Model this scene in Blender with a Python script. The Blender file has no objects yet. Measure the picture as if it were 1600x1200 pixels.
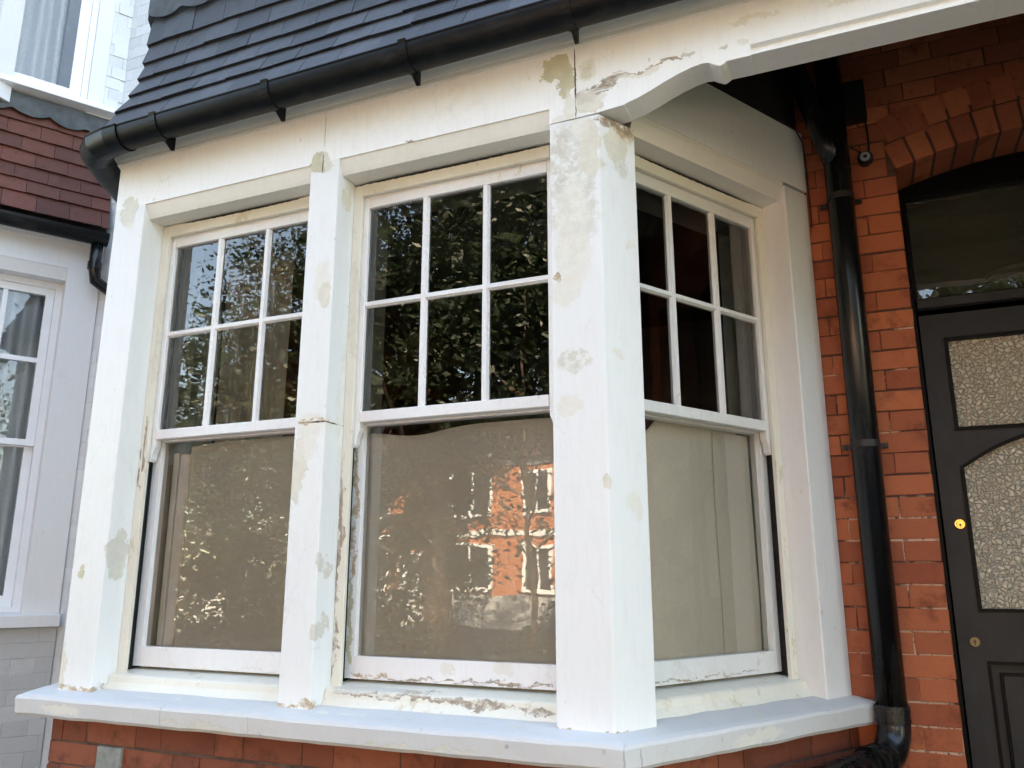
import bpy, bmesh, math, random
from mathutils import Vector, noise
R = math.radians
rnd = random.Random(7)
scn = bpy.context.scene
COL = scn.collection
H = 1.5                                   # eye height; many z values below are relative to the eye

# ---------------------------------------------------------------- camera
cam_d = bpy.data.cameras.new('camera')
cam_d.sensor_width = 36.0
cam_d.lens = 1258.24/1600*36
cam_d.clip_start = 0.05
cam_d.clip_end = 600
cam = bpy.data.objects.new('camera', cam_d)
COL.objects.link(cam)
cam.location = (0, 0, H)
cam.rotation_euler = (R(90+13.2535), 0, R(23.10))
scn.camera = cam

# ---------------------------------------------------------------- world, sun, exposure
SUN_EL, SUN_AZ = 42.0, 20.0              # azimuth clockwise from +Y
world = bpy.data.worlds.new('World')
scn.world = world
world.use_nodes = True
wn = world.node_tree.nodes
wl = world.node_tree.links
bg = wn.get('Background')
sky = wn.new('ShaderNodeTexSky')
sky.sky_type = 'NISHITA'
sky.sun_disc = False
sky.sun_elevation = R(SUN_EL)
sky.sun_rotation = R(SUN_AZ)
sky.air_density = 1.0
sky.dust_density = .7
wl.new(sky.outputs[0], bg.inputs[0])
bg.inputs[1].default_value = 0.12
sd = bpy.data.lights.new('sun', 'SUN')
sd.energy = 4.2
sd.angle = R(0.5)
sd.color = (1.0, 0.93, 0.82)
sun = bpy.data.objects.new('sun', sd)
COL.objects.link(sun)
sun.location = (0, 10, 20)
sv = Vector((math.sin(R(SUN_AZ))*math.cos(R(SUN_EL)), math.cos(R(SUN_AZ))*math.cos(R(SUN_EL)), math.sin(R(SUN_EL))))
sun.rotation_euler = (-sv).to_track_quat('-Z', 'Y').to_euler()
scn.view_settings.view_transform = 'Standard'
scn.view_settings.look = 'None'
scn.view_settings.exposure = 3.62
scn.view_settings.gamma = 1
scn.view_settings.use_white_balance = True      # the phone balanced for open shade
scn.view_settings.white_balance_temperature = 8600
scn.view_settings.white_balance_tint = 10
scn.cycles.max_bounces = 8
scn.cycles.transparent_max_bounces = 16

# ---------------------------------------------------------------- materials
def new_mat(name):
    m = bpy.data.materials.new(name)
    m.use_nodes = True
    nt = m.node_tree
    return m, nt, nt.nodes.get('Principled BSDF')

def N(nt, t, **kw):
    n = nt.nodes.new(t)
    for k, v in kw.items():
        if isinstance(k, str) and k.startswith('i_'):
            n.inputs[int(k[2:])].default_value = v
        else:
            setattr(n, k, v)
    return n

def c4(c): return (c[0], c[1], c[2], 1)

def noise_node(nt, vec, scale, detail=4, rough=.55):
    n = nt.nodes.new('ShaderNodeTexNoise')
    n.inputs['Scale'].default_value = scale
    n.inputs['Detail'].default_value = detail
    n.inputs['Roughness'].default_value = rough
    if vec is not None: nt.links.new(vec, n.inputs['Vector'])
    return n

def mixc(nt, fac, a, b, mode='MIX'):
    n = nt.nodes.new('ShaderNodeMix')
    n.data_type = 'RGBA'
    n.blend_type = mode
    for s, v in ((n.inputs[0], fac), (n.inputs[6], a), (n.inputs[7], b)):
        if isinstance(v, (int, float)): s.default_value = v
        elif isinstance(v, tuple): s.default_value = c4(v)
        else: nt.links.new(v, s)
    return n.outputs[2]

def maprange(nt, v, a, b, c=0., d=1., smooth=True):
    n = nt.nodes.new('ShaderNodeMapRange')
    if smooth: n.interpolation_type = 'SMOOTHSTEP'
    nt.links.new(v, n.inputs[0])
    for i, x in enumerate((a, b, c, d)): n.inputs[i+1].default_value = x
    return n.outputs[0]

def mth(nt, op, a, b=None):
    n = nt.nodes.new('ShaderNodeMath')
    n.operation = op
    for i, v in enumerate((a, b)):
        if v is None: continue
        if isinstance(v, (int, float)): n.inputs[i].default_value = v
        else: nt.links.new(v, n.inputs[i])
    return n.outputs[0]

def vmath(nt, op, a, b=None):
    n = nt.nodes.new('ShaderNodeVectorMath')
    n.operation = op
    for i, v in enumerate((a, b)):
        if v is None: continue
        if isinstance(v, tuple): n.inputs[i].default_value = v
        else: nt.links.new(v, n.inputs[i])
    return n

def bump(nt, height, strength, dist, bsdf, prev=None):
    b = nt.nodes.new('ShaderNodeBump')
    b.inputs['Strength'].default_value = strength
    b.inputs['Distance'].default_value = dist
    nt.links.new(height, b.inputs['Height'])
    if prev is not None: nt.links.new(prev, b.inputs['Normal'])
    if bsdf is not None: nt.links.new(b.outputs[0], bsdf.inputs['Normal'])
    return b.outputs[0]

def simple(name, col, rough=.5, metal=0., var=.12, scale=8., bmp=.15, bdist=.002, spec=.5, bscale=60., coat=0.):
    m, nt, b = new_mat(name)
    geo = nt.nodes.new('ShaderNodeNewGeometry')
    P = geo.outputs['Position']
    n1 = noise_node(nt, P, scale, 5)
    f = maprange(nt, n1.outputs[0], .3, .7)
    dark = tuple(c*(1-var) for c in col); lite = tuple(min(1, c*(1+var)) for c in col)
    nt.links.new(mixc(nt, f, dark, lite), b.inputs['Base Color'])
    b.inputs['Roughness'].default_value = rough
    b.inputs['Metallic'].default_value = metal
    b.inputs['Specular IOR Level'].default_value = spec
    b.inputs['Coat Weight'].default_value = coat
    n2 = noise_node(nt, P, bscale, 4)
    bump(nt, n2.outputs[0], bmp, bdist, b)
    return m

# a patch is (centre xyz, radii xyz, kind): flaked paint, filler, bare timber or a crack that stays where it is on the surface
PK = {'filler': ((.73, .685, .58), .22), 'olive': ((.61, .56, .40), .28), 'wood': ((.46, .365, .28), .95), 'crack': ((.08, .055, .04), .4),
      'pale': ((.78, .74, .65), .15), 'grey': ((.67, .64, .57), .2), 'rust': ((.58, .44, .29), .6), 'brown': ((.42, .33, .25), .6), 'black': ((.02, .018, .016), .2),
      'vwood': ((.40, .30, .22), .8), 'mottle': ((.70, .665, .57), .5), 'hair': ((.45, .44, .42), .2)}
def paint(name, base, patches=(), rough=.42, grime=.35, streak=(1, 1, .25), dirt=(.55, .50, .42), wear=0., wearcol=(.62, .54, .40)):
    m, nt, b = new_mat(name)
    L = nt.links
    geo = nt.nodes.new('ShaderNodeNewGeometry')
    P = geo.outputs['Position']
    st = vmath(nt, 'MULTIPLY', P, streak).outputs[0]
    g1 = noise_node(nt, st, 3.2, 6, .6)
    g2 = noise_node(nt, P, 26, 6, .65)
    fac = mth(nt, 'MULTIPLY', maprange(nt, g1.outputs[0], .48, .78), maprange(nt, g2.outputs[0], .38, .7))
    colr = mixc(nt, mth(nt, 'MULTIPLY', fac, grime), base, dirt)
    g3 = noise_node(nt, P, 1.1, 2)
    colr = mixc(nt, mth(nt, 'MULTIPLY', maprange(nt, g3.outputs[0], .35, .7), .10), colr, (.80, .74, .62))
    # tiny scuffs and specks
    sp = nt.nodes.new('ShaderNodeTexVoronoi'); sp.inputs['Scale'].default_value = 17
    L.new(vmath(nt, 'MULTIPLY', P, (1, 1, .55)).outputs[0], sp.inputs['Vector'])
    spm = mth(nt, 'MULTIPLY', maprange(nt, sp.outputs['Distance'], .10, .05), maprange(nt, g2.outputs[0], .52, .56))
    colr = mixc(nt, mth(nt, 'MULTIPLY', spm, .45), colr, (.42, .34, .26))
    fn = noise_node(nt, vmath(nt, 'MULTIPLY', P, (60, 60, 9)).outputs[0], 1.0, 6, .7)
    colr = mixc(nt, mth(nt, 'MULTIPLY', maprange(nt, fn.outputs[0], .45, .75), .16), colr, (.58, .55, .48))
    # hairline cracks in the old paint
    cn = noise_node(nt, P, 4, 4)
    ck = nt.nodes.new('ShaderNodeTexVoronoi'); ck.feature = 'DISTANCE_TO_EDGE'; ck.inputs['Scale'].default_value = 7
    L.new(vmath(nt, 'MULTIPLY', vmath(nt, 'ADD', P, vmath(nt, 'MULTIPLY', g2.outputs['Color'], (.06, .06, .06)).outputs[0]).outputs[0], (1, 1, .45)).outputs[0], ck.inputs['Vector'])
    ckm = mth(nt, 'MULTIPLY', maprange(nt, ck.outputs['Distance'], .010, .003), maprange(nt, cn.outputs[0], .56, .62))
    colr = mixc(nt, mth(nt, 'MULTIPLY', ckm, .20), colr, (.40, .34, .27))
    if wear > 0:
        w1 = noise_node(nt, vmath(nt, 'MULTIPLY', P, (1, 1, .6)).outputs[0], 13, 7, .7)
        wm = maprange(nt, w1.outputs[0], .66-wear*.2, .70-wear*.2)
        colr = mixc(nt, mth(nt, 'MULTIPLY', wm, .8), colr, wearcol)
    total = None
    if patches:
        d1 = noise_node(nt, P, 14, 5, .6)
        d2 = noise_node(nt, P, 55, 3, .6)
        off = vmath(nt, 'SUBTRACT', d1.outputs['Color'], (.5, .5, .5)).outputs[0]
        off2 = vmath(nt, 'SUBTRACT', d2.outputs['Color'], (.5, .5, .5)).outputs[0]
        o1 = vmath(nt, 'MULTIPLY', off, (.085, .085, .085)).outputs[0]
        o2 = vmath(nt, 'MULTIPLY', off2, (.025, .025, .025)).outputs[0]
        PW = vmath(nt, 'ADD', vmath(nt, 'ADD', P, o1).outputs[0], o2).outputs[0]
        o3 = vmath(nt, 'MULTIPLY', off2, (.008, .008, .008)).outputs[0]
        PC = vmath(nt, 'ADD', P, o3).outputs[0]
        mot = noise_node(nt, P, 32, 6, .7)
        grain = noise_node(nt, vmath(nt, 'MULTIPLY', P, (10, 10, 120)).outputs[0], 1.0, 4, .7)
        vgrain = noise_node(nt, vmath(nt, 'MULTIPLY', P, (110, 110, 7)).outputs[0], 1.0, 5, .7)
        for c, r, kind in patches:
            kc, kv = PK[kind]
            src = PC if kind in ('crack', 'black', 'hair') else PW
            dd = vmath(nt, 'DIVIDE', vmath(nt, 'SUBTRACT', src, (c[0], c[1], c[2]+H)).outputs[0], tuple(r)).outputs[0]
            ln = vmath(nt, 'LENGTH', dd).outputs['Value']
            msk = maprange(nt, ln, 1.03, .93) if kind not in ('pale', 'mottle') else mth(nt, 'MULTIPLY', maprange(nt, ln, 1.12, .72), .75)
            if kind in ('wood', 'rust', 'brown', 'vwood', 'mottle'):
                g = {'wood': grain, 'vwood': vgrain}.get(kind, mot)
                msk = mth(nt, 'MULTIPLY', msk, maprange(nt, g.outputs[0], .36, .56))
            pc = mixc(nt, mth(nt, 'MULTIPLY', maprange(nt, mot.outputs[0], .35, .65), kv), kc, tuple(x*.62 for x in kc))
            colr = mixc(nt, msk, colr, pc)
            total = msk if total is None else mth(nt, 'MAXIMUM', total, msk)
    L.new(colr, b.inputs['Base Color'])
    b.inputs['Roughness'].default_value = rough
    b.inputs['Specular IOR Level'].default_value = .35
    br = noise_node(nt, vmath(nt, 'MULTIPLY', P, (70, 70, 14)).outputs[0], 1, 4)
    nrm = bump(nt, br.outputs[0], .45, .0022, None)
    big = noise_node(nt, P, 9, 4)
    nrm = bump(nt, big.outputs[0], .35, .006, None, nrm)
    if total is not None:
        inv = mth(nt, 'SUBTRACT', 1.0, total)
        rg = noise_node(nt, P, 90, 4)
        inv = mth(nt, 'ADD', inv, mth(nt, 'MULTIPLY', rg.outputs[0], mth(nt, 'MULTIPLY', total, .8)))
        nrm = bump(nt, inv, .8, .0015, None, nrm)
    L.new(nrm, b.inputs['Normal'])
    return m

def F3(x, z, rx, rz, k, y=2.15, ry=.06): return ((x, y, z), (rx, ry, rz), k)

lintel_p = [
    F3(-2.592, 1.448, .042, .030, 'filler'),
    F3(-1.668, 1.432, .036, .048, 'olive'), F3(-1.640, 1.430, .024, .040, 'filler'),
    F3(-1.653, 1.43, .0022, .04, 'crack', ry=.2), F3(-1.651, 1.56, .0012, .07, 'hair', ry=.2),
    F3(-.755, 1.57, .048, .045, 'olive'), F3(-.735, 1.51, .03, .05, 'olive'), F3(-.722, 1.43, .022, .065, 'pale'), F3(-.74, 1.395, .05, .018, 'pale'),
    F3(-.70, 1.505, .0026, .13, 'crack', ry=.2),
    F3(-.665, 1.535, .04, .035, 'pale'), F3(-.67, 1.53, .024, .022, 'filler'),
    F3(-.665, 1.44, .035, .014, 'wood'), F3(-.62, 1.462, .05, .016, 'wood'), F3(-.56, 1.487, .05, .016, 'wood'),
    F3(-.68, 1.435, .02, .03, 'brown'), F3(-.59, 1.475, .04, .008, 'brown'),
    F3(-.47, 1.492, .07, .004, 'rust'), F3(-.40, 1.503, .04, .007, 'wood'), F3(-.345, 1.512, .026, .009, 'grey'), F3(-.50, 1.478, .08, .012, 'pale'),
    F3(-.655, 1.41, .045, .02, 'filler'), F3(-.655, 1.43, .05, .03, 'pale'),
    F3(-.155, 1.575, .075, .012, 'pale'), F3(-.24, 1.50, .02, .010, 'grey'), F3(-.19, 1.50, .02, .012, 'pale'),
    F3(-1.30, 1.44, .02, .004, 'brown'), F3(.10, 1.56, .06, .008, 'pale'), F3(.3, 1.6, .07, .01, 'pale'),
]
post_p = [
    # left post
    F3(-2.51, .071, .03, .095, 'grey', 2.205, .042), F3(-2.616, .005, .011, .024, 'olive'), F3(-2.66, -.32, .024, .075, 'filler'),
    F3(-2.47, -.395, .09, .012, 'brown', 2.17, .12), F3(-2.60, -.395, .10, .010, 'rust'),
    F3(-2.592, 1.415, .045, .065, 'filler'), F3(-2.575, 1.36, .03, .03, 'pale'),
    # mullion
    F3(-1.668, 1.432, .036, .048, 'olive'), F3(-1.640, 1.430, .024, .040, 'filler'), F3(-1.653, 1.43, .0022, .04, 'crack', ry=.2),
    F3(-1.625, .975, .04, .085, 'pale'), F3(-1.615, .93, .03, .05, 'filler'),
    F3(-1.635, .475, .065, .045, 'pale', ry=.12), F3(-1.68, .33, .03, .12, 'filler'), F3(-1.66, .40, .045, .05, 'pale'),
    F3(-1.62, .487, .075, .0028, 'crack', 2.17, .1), F3(-1.64, .489, .06, .007, 'rust'),
    F3(-1.583, .02, .008, .05, 'grey', 2.18, .05), F3(-1.583, -.16, .008, .05, 'grey', 2.18, .05),
    F3(-1.60, -.395, .035, .02, 'rust'), F3(-1.68, -.397, .06, .007, 'rust'),
    F3(-1.58, 1.30, .01, .05, 'filler', 2.21, .03), F3(-1.58, .55, .01, .3, 'pale', 2.235, .02),
    # corner post
    F3(-.715, 1.15, .085, .26, 'mottle'), F3(-.66, 1.27, .035, .10, 'filler'), F3(-.76, 1.26, .03, .12, 'mottle'), F3(-.72, 1.0, .06, .20, 'pale'),
    F3(-.74, .82, .05, .05, 'pale'), F3(-.735, .47, .045, .035, 'pale'), F3(-.72, .60, .06, .03, 'mottle'),
    F3(-.77, .87, .012, .02, 'rust'), F3(-.69, 1.36, .03, .03, 'pale'),
    F3(-.592, 1.30, .04, .075, 'filler', 2.21, .06), F3(-.57, 1.35, .04, .035, 'rust', 2.25, .05), F3(-.59, 1.37, .08, .02, 'brown', 2.22, .1),
    F3(-.585, 1.23, .035, .045, 'mottle', 2.22, .05), F3(-.565, .98, .012, .02, 'pale', 2.25, .04),
    F3(-.63, .245, .016, .018, 'filler'), F3(-.575, .18, .02, .05, 'pale', 2.24, .03), F3(-.60, .62, .03, .02, 'pale', 2.2, .03),
    F3(-.77, -.40, .02, .012, 'rust'), F3(-.62, -.402, .04, .008, 'rust'),
]
sill_p = [F3(-2.55, -.45, .10, .018, 'pale', 2.08, .05), F3(-1.95, -.462, .16, .012, 'grey', 2.075, .03), F3(-1.2, -.466, .22, .008, 'grey', 2.075, .03), F3(-.30, -.45, .10, .02, 'pale', 2.52, .15),
          F3(-1.5, -.405, .12, .006, 'pale', 2.14, .015), F3(-.93, -.402, .10, .006, 'grey', 2.14, .012), F3(-2.2, -.403, .16, .006, 'pale', 2.15, .012), F3(-.25, -.402, .10, .006, 'grey', 2.62, .10),
          F3(-2.1, -.44, .0016, .05, 'hair', 2.08, .05), F3(-1.75, -.45, .0012, .03, 'hair', 2.08, .05), F3(-1.62, -.425, .004, .006, 'brown', 2.11, .02),
          F3(-.585, -.45, .0022, .04, 'hair', 2.09, .05), F3(-.555, -.45, .0016, .035, 'hair', 2.14, .03), F3(-.93, -.45, .0018, .05, 'grey', 2.08, .05),
          F3(-.86, -.45, .0018, .05, 'grey', 2.08, .05), F3(-.90, -.44, .006, .006, 'hair', 2.08, .05), F3(-1.5, -.385, .05, .006, 'pale', 2.2, .03),
          F3(-1.6, -.41, .01, .004, 'brown', 2.12, .01)]
frame_p = [F3(-1.575, .15, .011, .25, 'vwood', 2.25, .03), F3(-1.572, -.12, .009, .2, 'brown', 2.25, .03), F3(-1.56, .9, .02, .2, 'filler', 2.25, .03),
           F3(-1.3, -.358, .25, .010, 'wood', 2.22, .05), F3(-1.05, -.366, .12, .013, 'brown', 2.22, .03), F3(-1.42, -.35, .15, .012, 'grey', 2.24, .03),
           F3(-2.49, .45, .012, .14, 'vwood', 2.25, .03), F3(-2.47, .9, .02, .2, 'filler', 2.25, .03),
           F3(-.87, -.372, .06, .010, 'brown', 2.22, .03),
           F3(-1.2, 1.372, .42, .0055, 'black', 2.25, .02), F3(-2.1, 1.372, .30, .0055, 'black', 2.25, .02), F3(-.37, 1.371, .25, .006, 'black', 2.6, .4),
           F3(-.19, .3, .012, .3, 'vwood', 2.90, .04), F3(-.19, -.15, .03, .16, 'pale', 2.90, .04), F3(-.2, -.28, .03, .07, 'rust', 2.9, .05), F3(-.19, .8, .03, .2, 'filler', 2.9, .04)]
sash_p = [F3(-1.2, -.321, .36, .0045, 'wood', 2.30, .03), F3(-1.47, -.315, .08, .012, 'rust', 2.30, .03), F3(-.95, -.318, .1, .007, 'brown', 2.30, .03),
          F3(-1.20, -.29, .03, .02, 'pale', 2.3, .03), F3(-1.02, -.28, .03, .02, 'pale', 2.3, .03), F3(-1.56, .2, .012, .25, 'rust', 2.30, .03), F3(-1.56, -.15, .013, .15, 'olive', 2.3, .03),
          F3(-.4, -.320, .3, .004, 'wood', 2.55, .4), F3(-.2, -.25, .02, .03, 'rust', 2.85, .05), F3(-2.1, -.322, .4, .003, 'pale', 2.3, .03), F3(-1.19, .517, .03, .01, 'pale', 2.25, .03)]

M = {}
M['lintel'] = paint('weathered_lit_lintel_paint', (.89, .885, .87), lintel_p, grime=.22)  # base lighter than the posts: stronger light on the lintel put into colour
M['cream'] = paint('cream_moulding_paint', (.81, .79, .735), (), grime=.35)
M['post'] = paint('weathered_white_post_paint', (.80, .80, .79), post_p, grime=.30)
M['stone'] = paint('painted_stone_sill', (.62, .615, .61), sill_p, rough=.6, grime=.85, wear=.06, wearcol=(.60, .57, .50), streak=(1, 1, 1), dirt=(.52, .50, .46))
M['frame'] = paint('cream_old_frame_paint', (.76, .72, .62), frame_p, grime=.5, wear=.35, dirt=(.60, .48, .32))
M['sash'] = paint('white_sash_paint', (.83, .82, .82), sash_p, grime=.22, wear=.05)
M['sash_worn'] = paint('dirty_white_sash_paint', (.74, .73, .71), sash_p[7:9], grime=.8, wear=.18, dirt=(.48, .43, .36), wearcol=(.60, .55, .47))
M['nwhite'] = paint('neighbour_white_paint', (.74, .75, .765), (), grime=.12)
M['upvc'] = simple('neighbour_white_window', (.84, .85, .87), .3, var=.02, bmp=.03)
M['channel'] = simple('black_sash_channel', (.018, .016, .015), .8, var=.5, scale=30, bmp=.5)
M['innerwood'] = simple('pale_inner_window_board', (.50, .49, .44), .5, var=.1)
M['black_pipe'] = simple('black_gloss_pipe', (.005, .0055, .006), .25, var=.3, scale=5, bmp=.12, bdist=.0015, bscale=22, spec=.5)
M['gutter'] = simple('black_plastic_gutter', (.0032, .0042, .0055), .38, var=.25, scale=6, bmp=.06, bscale=25, spec=.22)
def dusty(m, amt, streak=(30, 30, 3), col=(.085, .080, .072)):
    nt = m.node_tree; b = nt.nodes.get('Principled BSDF')
    src = b.inputs['Base Color'].links[0].from_socket
    geo = nt.nodes.new('ShaderNodeNewGeometry')
    n = noise_node(nt, vmath(nt, 'MULTIPLY', geo.outputs['Position'], streak).outputs[0], 1.0, 6, .7)
    n2 = noise_node(nt, geo.outputs['Position'], 2.5, 3)
    f = mth(nt, 'MULTIPLY', mth(nt, 'MULTIPLY', maprange(nt, n.outputs[0], .45, .75), maprange(nt, n2.outputs[0], .4, .6)), amt)
    nt.links.new(mixc(nt, f, src, col), b.inputs['Base Color'])
    nt.links.new(mth(nt, 'ADD', mth(nt, 'MULTIPLY', f, .5), b.inputs['Roughness'].default_value), b.inputs['Roughness'])
dusty(M['black_pipe'], .45); dusty(M['gutter'], .35, (6, 6, 22))
M['black_frame'] = simple('black_gloss_frame', (.0015, .0018, .002), .4, var=.3, scale=9, bmp=.25, bscale=35, spec=.12)
M['door'] = simple('dark_grey_door_paint', (.0185, .0215, .0250), .45, var=.25, scale=5, bmp=.3, bscale=45, spec=.3)
dusty(M['door'], .30, (16, 16, 3))
M['lead'] = simple('grey_lead_flashing', (.14, .155, .16), .5, var=.25, scale=14, bmp=.3, bscale=18, bdist=.004)
M['brass'] = simple('polished_brass', (.80, .55, .16), .22, 1.0, var=.08, bmp=.05)
M['old_brass'] = simple('tarnished_brass', (.16, .13, .075), .45, .8, var=.3)
M['black'] = simple('black_plastic', (.012, .012, .013), .35, var=.1)
M['silver'] = simple('grey_ring_plastic', (.33, .35, .38), .35, var=.1)
def mortar_mat(name, dark, pale):
    m, nt, b = new_mat(name)
    geo = nt.nodes.new('ShaderNodeNewGeometry'); P = geo.outputs['Position']
    n1 = noise_node(nt, P, 6, 4); n2 = noise_node(nt, P, 70, 4, .7)
    sep = nt.nodes.new('ShaderNodeSeparateXYZ'); nt.links.new(P, sep.inputs[0])
    hgt = mth(nt, 'MULTIPLY', mth(nt, 'SUBTRACT', 1.9, sep.outputs[2]), .16)      # lime bloom is worst low down the wall
    f = mth(nt, 'ADD', n1.outputs[0], hgt)
    f = mth(nt, 'MULTIPLY', maprange(nt, f, .47, .57), maprange(nt, n2.outputs[0], .34, .5))
    nt.links.new(mixc(nt, f, dark, pale), b.inputs['Base Color'])
    b.inputs['Roughness'].default_value = .95
    bump(nt, n2.outputs[0], .7, .004, b)
    return m
M['mortar'] = mortar_mat('brick_mortar', (.10, .045, .032), (.60, .40, .30))
M['mortar_dark'] = simple('old_dark_mortar', (.105, .06, .045), .95, var=.4, scale=16, bmp=.6, bscale=120)
M['mortar_white'] = simple('painted_mortar', (.64, .66, .67), .7, var=.06, bmp=.5, bscale=90)
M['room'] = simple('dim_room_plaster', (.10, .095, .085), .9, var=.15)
M['hall'] = simple('dim_hall_plaster', (.30, .31, .25), .9, var=.08)
M['plaster'] = simple('house_render', (.6, .6, .6), .8)
M['block'] = simple('grey_cement_block', (.25, .26, .24), .85, var=.2, scale=25, bmp=.5)
M['porch_side'] = simple('shade_darkened_porch_brick', (.055, .022, .015), .9, var=.35, scale=14, bmp=.6)  # brick colour darkened to stand in for deep shade inside the porch
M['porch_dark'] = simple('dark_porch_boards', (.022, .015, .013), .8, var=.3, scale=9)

def brick_mat(name, c_lo, c_mid, c_hi, white=.35, rough=.8, stain=.7):
    m, nt, b = new_mat(name)
    L = nt.links
    at = nt.nodes.new('ShaderNodeAttribute'); at.attribute_name = 'tone'; at.attribute_type = 'GEOMETRY'
    geo = nt.nodes.new('ShaderNodeNewGeometry'); P = geo.outputs['Position']
    col = mixc(nt, at.outputs['Fac'], c_lo, c_hi)
    n1 = noise_node(nt, P, 22, 6, .65)
    col = mixc(nt, mth(nt, 'MULTIPLY', maprange(nt, n1.outputs[0], .4, .7), .55), col, c_mid)
    n2 = noise_node(nt, P, 11, 7, .68)
    col = mixc(nt, mth(nt, 'MULTIPLY', maprange(nt, n2.outputs[0], .50, .74), stain), col, tuple(x*.42 for x in c_lo))
    n4 = noise_node(nt, vmath(nt, 'MULTIPLY', P, (1, 1, 2.5)).outputs[0], 45, 5, .75)
    n5 = noise_node(nt, P, 5, 2)
    wf = mth(nt, 'MULTIPLY', maprange(nt, n4.outputs[0], .66, .76), maprange(nt, n5.outputs[0], .46, .62))
    col = mixc(nt, mth(nt, 'MULTIPLY', wf, white), col, (.62, .52, .44))
    L.new(col, b.inputs['Base Color'])
    b.inputs['Roughness'].default_value = rough
    b.inputs['Specular IOR Level'].default_value = .3
    n3 = noise_node(nt, P, 130, 5, .65)
    nr = bump(nt, n3.outputs[0], .5, .0022, None)
    bump(nt, n1.outputs[0], .6, .006, b, nr)
    return m
M['brick'] = brick_mat('orange_red_brick', (.30, .076, .040), (.41, .118, .055), (.51, .155, .068), white=.8)
M['brick_dark'] = brick_mat('dull_red_brick', (.17, .048, .028), (.23, .066, .036), (.30, .090, .048))
M['brick_white'] = brick_mat('white_painted_brick', (.62, .64, .65), (.70, .72, .73), (.75, .77, .78), .1, .6, .12)
M['brick_grey'] = brick_mat('dirty_shaded_grey_brick', (.50, .51, .51), (.55, .56, .56), (.60, .61, .61), .1, .7, .15)  # grey carries the base wall's shade as well as old dirt
M['mortar_grey'] = simple('dirty_shaded_mortar', (.44, .45, .45), .8, var=.12, bmp=.5, bscale=90)  # joints take the same painted-in shade and dirt
M['brick_opp'] = brick_mat('opposite_orange_brick', (.45, .16, .07), (.5, .19, .09), (.55, .22, .10))
M['tile_dark'] = brick_mat('dark_slate_tile', (.040, .044, .052), (.056, .061, .072), (.078, .084, .098), .5, .55, .45)
M['tile_red'] = brick_mat('dark_red_clay_tile', (.095, .034, .024), (.125, .043, .029), (.165, .056, .037), .2, .65, .5)

def glass_mat(name, tint=(1, 1, 1), wav=.12, scale=3.5, rough=0.0, ior=1.5, dust=0.):
    m, nt, b = new_mat(name)
    L = nt.links
    out = nt.nodes.get('Material Output')
    nt.nodes.remove(b)
    tr = N(nt, 'ShaderNodeBsdfTransparent'); tr.inputs[0].default_value = c4(tint)
    gl = N(nt, 'ShaderNodeBsdfGlossy'); gl.inputs['Roughness'].default_value = rough
    gl.inputs[0].default_value = (1, 1, 1, 1)
    fr = N(nt, 'ShaderNodeFresnel'); fr.inputs[0].default_value = ior
    geo = nt.nodes.new('ShaderNodeNewGeometry')
    n1 = noise_node(nt, geo.outputs['Position'], scale, 2)
    nrm = bump(nt, n1.outputs[0], wav, .02, None)
    L.new(nrm, gl.inputs['Normal'])
    f2 = mth(nt, 'MINIMUM', mth(nt, 'MULTIPLY', fr.outputs[0], 1.75), 1.0)    # two faces of one pane
    mx = N(nt, 'ShaderNodeMixShader')
    L.new(f2, mx.inputs[0]); L.new(tr.outputs[0], mx.inputs[1]); L.new(gl.outputs[0], mx.inputs[2])
    if dust > 0:
        df = N(nt, 'ShaderNodeBsdfDiffuse'); df.inputs[0].default_value = (.34, .36, .27, 1)
        dn = noise_node(nt, geo.outputs['Position'], 9, 4)
        m2 = N(nt, 'ShaderNodeMixShader'); L.new(mth(nt, 'MULTIPLY', maprange(nt, dn.outputs[0], .2, .8, .6, 1.1), dust), m2.inputs[0])
        L.new(mx.outputs[0], m2.inputs[1]); L.new(df.outputs[0], m2.inputs[2]); mx = m2
    L.new(mx.outputs[0], out.inputs[0])
    return m
M['glass'] = glass_mat('old_window_glass', wav=.035, scale=4, rough=.007)
M['glass_flat'] = glass_mat('transom_glass', (.80, .82, .76), .1, dust=.13)

def door_glass():
    m, nt, b = new_mat('patterned_door_glass')
    L = nt.links
    geo = nt.nodes.new('ShaderNodeNewGeometry')
    P = geo.outputs['Position']
    dn = noise_node(nt, P, 42, 3)
    Pd = vmath(nt, 'ADD', P, vmath(nt, 'MULTIPLY', dn.outputs['Color'], (.03, .03, .03)).outputs[0]).outputs[0]
    v = nt.nodes.new('ShaderNodeTexVoronoi'); v.feature = 'DISTANCE_TO_EDGE'; v.inputs['Scale'].default_value = 60
    L.new(Pd, v.inputs['Vector'])
    h = maprange(nt, v.outputs['Distance'], 0, .30)
    v2 = nt.nodes.new('ShaderNodeTexVoronoi'); v2.inputs['Scale'].default_value = 118
    L.new(Pd, v2.inputs['Vector'])
    h2 = mth(nt, 'ADD', h, mth(nt, 'MULTIPLY', v2.outputs['Distance'], .35))
    col = mixc(nt, maprange(nt, v.outputs['Distance'], .0, .11), (.27, .25, .195), (.84, .78, .61))  # opaque beige stands in for outdoor light reflected and refracted by the glass
    L.new(col, b.inputs['Base Color'])
    b.inputs['Roughness'].default_value = .16
    b.inputs['Specular IOR Level'].default_value = .9
    b.inputs['Coat Weight'].default_value = .5
    b.inputs['Coat Roughness'].default_value = .08
    nr = bump(nt, h2, 1.0, .0065, b)
    L.new(nr, b.inputs['Coat Normal'])
    return m
M['door_glass'] = door_glass()

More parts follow.
